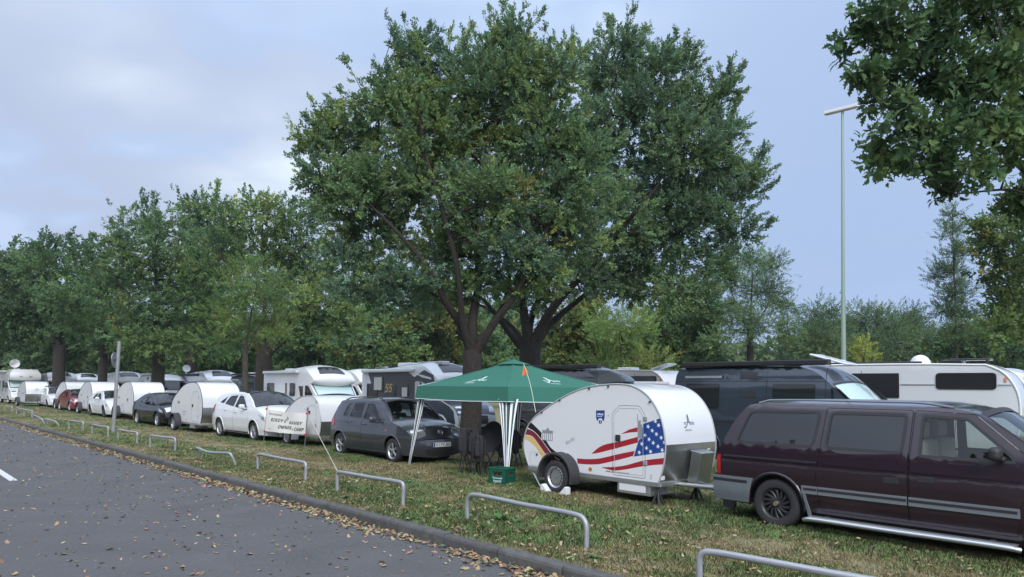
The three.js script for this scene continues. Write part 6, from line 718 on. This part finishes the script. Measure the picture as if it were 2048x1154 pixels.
{ // gazebo
  const A = G(818, 930), B = G(1013, 967), ab = B.clone().sub(A), w = ab.length(), e = ab.clone().normalize(), n = V(0.76, 0, -0.65).normalize(), D = 3.3, Cc = B.clone().addScaledVector(n, D), Dd = A.clone().addScaledVector(n, D), feet = [A, B, Cc, Dd], ctr = A.clone().add(B).add(Cc).add(Dd).multiplyScalar(0.25);
  const t = thing('gazebo', 'green pop-up gazebo with striped leg covers beside the flag-painted caravan', 'gazebo'); t.position.copy(ctr);
  const F = feet.map((p) => p.clone().sub(ctr)), K = F.map((p) => p.clone().multiplyScalar(0.92).setY(1.84)), peak = V(0, 2.42, 0);
  const green = (txt) => new THREE.MeshStandardMaterial({ roughness: 0.75, side: THREE.DoubleSide, map: canvasTex(1024, 512, (c, W, H) => { c.fillStyle = '#2a6454'; c.fillRect(0, 0, W, H); for (let i = 0; i < 900; i++) { seed(i + 3); c.fillStyle = rnd() > 0.5 ? 'rgba(255,255,255,0.012)' : 'rgba(0,0,0,0.015)'; c.fillRect(rnd() * W, rnd() * H, 2, 40 * rnd()); } if (txt) { script(c, '', 540, H - 135, 130, '#e6ebe8'); } }) });
  const panel = (i) => { const a = K[i], b = K[(i + 1) % 4], N = 20, R = 14, p = [], uv = [], ix = [];
    for (let r = 0; r <= R; r++) for (let j = 0; j <= N; j++) { const s = r / R, u = j / N, base = a.clone().lerp(b, u), q = base.clone().lerp(peak, s); q.y -= 0.05 * Math.sin(Math.PI * s) * (0.4 + 0.6 * Math.sin(Math.PI * u)); q.y += 0.05 * fbm(u * 3 + i, s * 2.5, i * 2.1, 3) * Math.sin(Math.PI * s) * Math.sin(Math.PI * u); if (s > 0.8) q.y += 0.025; p.push(q.x, q.y, q.z); const wd = 1 - s; uv.push(0.5 + (u - 0.5) * wd, s); if (r < R && j < N) { const k = r * (N + 1) + j; ix.push(k, k + N + 1, k + 1, k + N + 1, k + N + 2, k + 1); } }
    const g = new THREE.BufferGeometry(); g.setAttribute('position', new THREE.Float32BufferAttribute(p, 3)); g.setAttribute('uv', new THREE.Float32BufferAttribute(uv, 2)); g.setIndex(ix); g.computeVertexNormals(); return g; };
  const val = (i) => { const a = K[i], b = K[(i + 1) % 4], N = 60, R = 6, p = [], uv = [], ix = [], out = a.clone().add(b).setY(0).normalize(); seed(60 + i);
    for (let r = 0; r <= R; r++) for (let j = 0; j <= N; j++) { const s = r / R, u = j / N, q = a.clone().lerp(b, u); q.y -= 0.29 * s + 0.02 * Math.sin(Math.PI * u) * s; q.addScaledVector(q.clone().setY(0).normalize(), 0.03 + 0.05 * s + (0.022 * fbm(u * 5, s * 2.2 + u * 2, i * 3.3, 3)) * 3 * Math.sin(Math.PI * Math.min(1, u * 6)) * Math.sin(Math.PI * Math.min(1, (1 - u) * 6) ) ); p.push(q.x, q.y, q.z); uv.push(u, s * 0.1); if (r < R && j < N) { const k = r * (N + 1) + j; ix.push(k, k + 1, k + N + 1, k + N + 1, k + 1, k + N + 2); } }
    const g = new THREE.BufferGeometry(); g.setAttribute('position', new THREE.Float32BufferAttribute(p, 3)); g.setAttribute('uv', new THREE.Float32BufferAttribute(uv, 2)); g.setIndex(ix); g.computeVertexNormals(); const hem = []; for (let j = 0; j <= N; j += 2) hem.push(V(p[(R * (N + 1) + j) * 3], p[(R * (N + 1) + j) * 3 + 1], p[(R * (N + 1) + j) * 3 + 2])); return [g, tubeGeo(hem, 0.008, 5, 60)]; };
  const plain = green(0), logo = green(1), hemM = std(0.6, 0.66, 0.64, 0.8), hemM2 = std(0.035, 0.15, 0.12, 0.8);
  for (let i = 0; i < 4; i++) { const c = mesh('canopy_panel', panel(i), i < 2 ? logo : plain, t); const [v, h] = val(i); mesh('valance', v, plain, c); mesh('hem', h, hemM, c); mesh('ridge_seam', tubeGeo([0, 0.25, 0.5, 0.75, 1].map((f) => K[i].clone().lerp(peak, f).add(V(0, 0.006 - 0.02 * Math.sin(Math.PI * f) + (f > 0.8 ? 0.025 : 0), 0))), 0.009, 5, 20), hemM2, c); mesh('roof_strut', bar(K[i].toArray(), peak.clone().add(V(0, -0.1, 0)).toArray(), 0.012), M.alu, t); }
  const capP = K.map((k) => k.clone().lerp(peak, 0.82).add(V(0, 0.035, 0))), cap = []; for (let i = 0; i < 4; i++) cap.push(...capP[i].toArray(), ...capP[(i + 1) % 4].toArray(), 0, 2.47, 0); const cg = new THREE.BufferGeometry(); cg.setAttribute('position', new THREE.Float32BufferAttribute(cap, 3)); cg.setAttribute('uv', new THREE.Float32BufferAttribute(new Array(24).fill(0.9), 2)); cg.computeVertexNormals(); mesh('vent_cap', cg, plain, t);
  const st = dataTex(256, 8, (u) => ((u * 4 + 0.25) % 1 < 0.5 ? [0.72, 0.73, 0.76] : [0.035, 0.07, 0.06])), stripe = new THREE.MeshStandardMaterial({ map: st, roughness: 0.9, side: THREE.DoubleSide });
  F.forEach((f, i) => { const k = K[i].clone().multiply(V(0.96, 1, 0.96)); k.y = 1.6; mesh('leg', bar(f.toArray(), K[i].clone().multiply(V(0.955, 0.97, 0.955)).toArray(), 0.018, 0.016, 10), M.alu, t);
    const wt = [0.2, 0.42, 0.3, 0.34][i], N = 28, R = 16, p = [], uv = [], ix = []; for (let r = 0; r <= R; r++) for (let j = 0; j <= N; j++) { const s = r / R, u = j / N, c = k.clone().lerp(f, s * 0.985), ww = lerp(wt, 0.045, Math.pow(s, 0.75)), a = (u - 0.5); const dir = e.clone().multiplyScalar(0.8).addScaledVector(n, 0.5).normalize(); c.addScaledVector(dir, a * ww).addScaledVector(n, (Math.sin(u * 19) * 0.012 + Math.abs(a) * 0.12 - 0.06) * (1 - s * 0.8)); p.push(c.x, c.y, c.z); uv.push(u, s); if (r < R && j < N) { const q = r * (N + 1) + j; ix.push(q, q + 1, q + N + 1, q + N + 1, q + 1, q + N + 2); } } const g = new THREE.BufferGeometry(); g.setAttribute('position', new THREE.Float32BufferAttribute(p, 3)); g.setAttribute('uv', new THREE.Float32BufferAttribute(uv, 2)); g.setIndex(ix); g.computeVertexNormals(); mesh('leg_cover', g, stripe, t); });
}
{ // under and around the gazebo
  const fab = std(0.022, 0.023, 0.027, 0.95), fab2 = std(0.026, 0.026, 0.031, 0.95), tube = std(0.02, 0.02, 0.022, 0.4, 0.3);
  const foldedChair = (px, py, h, yaw, label, m, lean) => { const o = thing('folded_chair', label, 'chair', 'folded camp chairs by the oak trunk'); o.position.copy(G(px, py)); o.rotation.set(0, yaw, lean);
    const sl = new THREE.LatheGeometry([[0.02, 0.36], [0.075, 0.42], [0.1, 0.55], [0.105, 0.72], [0.09, 0.9], [0.05, 0.97], [0.01, 0.98]].map((p) => new THREE.Vector2(p[0], p[1] * h)), 14), sp = sl.attributes.position; for (let i = 0; i < sp.count; i++) { const a = Math.atan2(sp.getZ(i), sp.getX(i)), w = 1 + 0.22 * Math.sin(a * 5 + px) + 0.1 * Math.sin(a * 3 + sp.getY(i) * 14); sp.setX(i, sp.getX(i) * w); sp.setZ(i, sp.getZ(i) * w * 0.7); } sl.computeVertexNormals(); mesh('sling', sl, m, o); mesh('backrest', bx(0.13, h * 0.42, 0.05, 0.03, h * 0.76, -0.07, 0.024), m, o); for (const s of [1, -1]) { mesh('armrest', bx(0.05, 0.3, 0.12, s * 0.1, h * 0.66, 0.02, 0.02), m, o); for (const z of [0.06, -0.06]) mesh('leg', bar([s * 0.11, 0, z * 1.6], [-s * 0.07, h * 0.95, z * 0.5], 0.011), tube, o); } mesh('brace', bar([-0.1, h * 0.2, 0.07], [0.1, h * 0.3, 0.07], 0.009), tube, o); };
  foldedChair(930, 948, 0.98, 0.5, 'folded black camp chair leftmost against the oak trunk', fab2, 0.04); foldedChair(946, 950, 0.95, 0.2, 'folded camp chair second from the left by the trunk', fab, -0.05); foldedChair(961, 952, 0.86, 0.9, 'folded dark chair left of the round black chair', fab2, 0.05); foldedChair(1000, 947, 0.92, -0.3, 'folded chair between round black chair and striped leg cover', fab, -0.1); foldedChair(1033, 938, 0.9, 0.6, 'folded chair behind the tail of the flag-painted caravan', fab, 0.06);
  const r = thing('round_chair', 'black round-backed folding chair among the folded chairs', 'chair'); r.position.copy(G(980, 949)); r.rotation.y = 0.4; const cup = new THREE.SphereGeometry(0.42, 24, 10, 0, 6.29, 0, 1.0).rotateX(-1.25).rotateZ(0.25).scale(0.75, 1, 1); mesh('seat_shell', cup.translate(0, 0.72, 0.3), fab, r); for (const [a, b] of [[-0.2, 0.15], [0.2, -0.15], [-0.12, -0.15], [0.15, 0.2]]) mesh('leg', bar([a, 0, b], [-a, 0.62, -b * 0.6], 0.011), tube, r);
  const tb = thing('folding_table', 'black folding table with thin legs in front of the dark hatchback', 'table'), tp = G(905, 910); tb.position.copy(tp); tb.rotation.y = -0.83; mesh('table_top', bx(0.95, 0.02, 0.5, 0.35, 0.7, -0.25, 0.008), fab, tb); for (const [x, z] of [[-0.02, -0.02], [0.75, -0.02], [-0.02, -0.46], [0.75, -0.46]]) mesh('leg', bar([x, 0, z], [x, 0.7, z], 0.014), tube, tb); mesh('crossbar', bar([-0.02, 0.6, -0.02], [0.75, 0.6, -0.02], 0.008), tube, tb);
  // bottle crate
  const c = thing('bottle_crate', 'green plastic bottle crate beside the striped gazebo leg', 'crate'), gp = G(1004, 968); c.position.copy(gp); c.rotation.y = -0.62; const gm = phys({ color: C(0.008, 0.075, 0.05), roughness: 0.35 }), W = 0.4, D = 0.3, H = 0.3;
  const side = (w, h, hole) => { const s = new THREE.Shape(v2(rect(-w / 2, 0, w / 2, h, 0.015))); s.holes.push(new THREE.Path(v2([...rect(-w * 0.28, h * 0.58, w * 0.28, h * 0.82, 0.015)].reverse()))); return new THREE.ExtrudeGeometry(s, { depth: 0.012, bevelEnabled: true, bevelSize: 0.003, bevelThickness: 0.003, bevelSegments: 1 }); };
  mesh('crate_side', side(W, H).translate(0, 0, D / 2 - 0.012), gm, c); mesh('crate_side', side(W, H).translate(0, 0, -D / 2), gm, c); mesh('crate_side', side(D, H).rotateY(Math.PI / 2).translate(W / 2 - 0.012, 0, 0), gm, c); mesh('crate_side', side(D, H).rotateY(Math.PI / 2).translate(-W / 2, 0, 0), gm, c); mesh('crate_base', bx(W, 0.02, D, 0, 0.015, 0, 0.005), gm, c); mesh('crate_rim', merge([bx(W + 0.02, 0.03, 0.02, 0, H, D / 2, 0.006), bx(W + 0.02, 0.03, 0.02, 0, H, -D / 2, 0.006), bx(0.02, 0.03, D, W / 2, H, 0, 0.006), bx(0.02, 0.03, D, -W / 2, H, 0, 0.006)]), gm, c);
  const lt = canvasTex(512, 256, (k, w, h) => { k.clearRect(0, 0, w, h); k.fillStyle = '#cfe3da'; k.textAlign = 'center'; k.font = 'bold 88px serif'; k.fillText('Thurnwald', 256, 95, 440); k.font = 'bold 110px serif'; k.fillText('Rudolf', 256, 215, 360); });
  mesh('crate_print', new THREE.PlaneGeometry(0.27, 0.13).translate(0, 0.095, D / 2 + 0.005), new THREE.MeshStandardMaterial({ map: lt, transparent: true, roughness: 0.6 }), c);
  const bg = phys({ color: C(0.05, 0.022, 0.008), roughness: 0.1 }); for (let i = 0; i < 4; i++) for (let j = 0; j < 3; j++) mesh('bottle', new THREE.LatheGeometry([[0, 0.03], [0.032, 0.03], [0.034, 0.16], [0.028, 0.2], [0.014, 0.24], [0.014, 0.275], [0, 0.278]].map((p) => new THREE.Vector2(...p)), 12).translate(-0.14 + i * 0.093, 0, -0.09 + j * 0.09), bg, c);
  // wheel chocks
  for (const [x, y, f, l] of [[1088, 984, 1, 'white plastic wheel chock behind the caravan wheel'], [1133, 989, -1, 'white plastic wheel chock in front of the caravan wheel']]) { const k = new THREE.Shape(v2([[-0.1, 0], [0.08, 0], [0.08, 0.12], [0.04, 0.13]])), o = mesh('wheel_chock', new THREE.ExtrudeGeometry(k, { depth: 0.09, bevelEnabled: true, bevelSize: 0.008, bevelThickness: 0.008, bevelSegments: 1 }), std(0.62, 0.63, 0.63, 0.6), scene); o.position.copy(G(x, y)); o.rotation.y = -47.5 * Math.PI / 180 + (f > 0 ? Math.PI : 0); tag(o, l, 'chock', 'wheel chocks of the caravan'); }
  // pennant on a whip
  const a = AT(1071.5, 818, 13.05), b = AT(1047, 727, 13.05), pn = thing('pennant', 'orange pennant on a thin whip above the caravan roof', 'flag'); pn.position.copy(a); const tip = b.clone().sub(a); mesh('whip', tubeGeo([V(0, -0.06, 0.01), tip.clone().multiplyScalar(0.55).add(V(0.02, 0, 0)), tip], 0.007, 6, 20), std(0.55, 0.6, 0.45, 0.5), pn);
  const q = (x, y, z = 0) => AT(x, y, 13.05 + z).sub(a).toArray(), fg = new THREE.BufferGeometry(); fg.setAttribute('position', new THREE.Float32BufferAttribute([...q(1048, 729), ...q(1044, 752, -0.04), ...q(1051, 749, 0.03), ...q(1048, 729), ...q(1051, 749, 0.03), ...q(1057, 746)], 3)); fg.setAttribute('uv', new THREE.Float32BufferAttribute(new Array(12).fill(0.5), 2)); fg.computeVertexNormals(); mesh('flag', fg, std(0.75, 0.17, 0.03, 0.7, 0, { side: THREE.DoubleSide }), pn);
}
renderer.render(scene, camera);
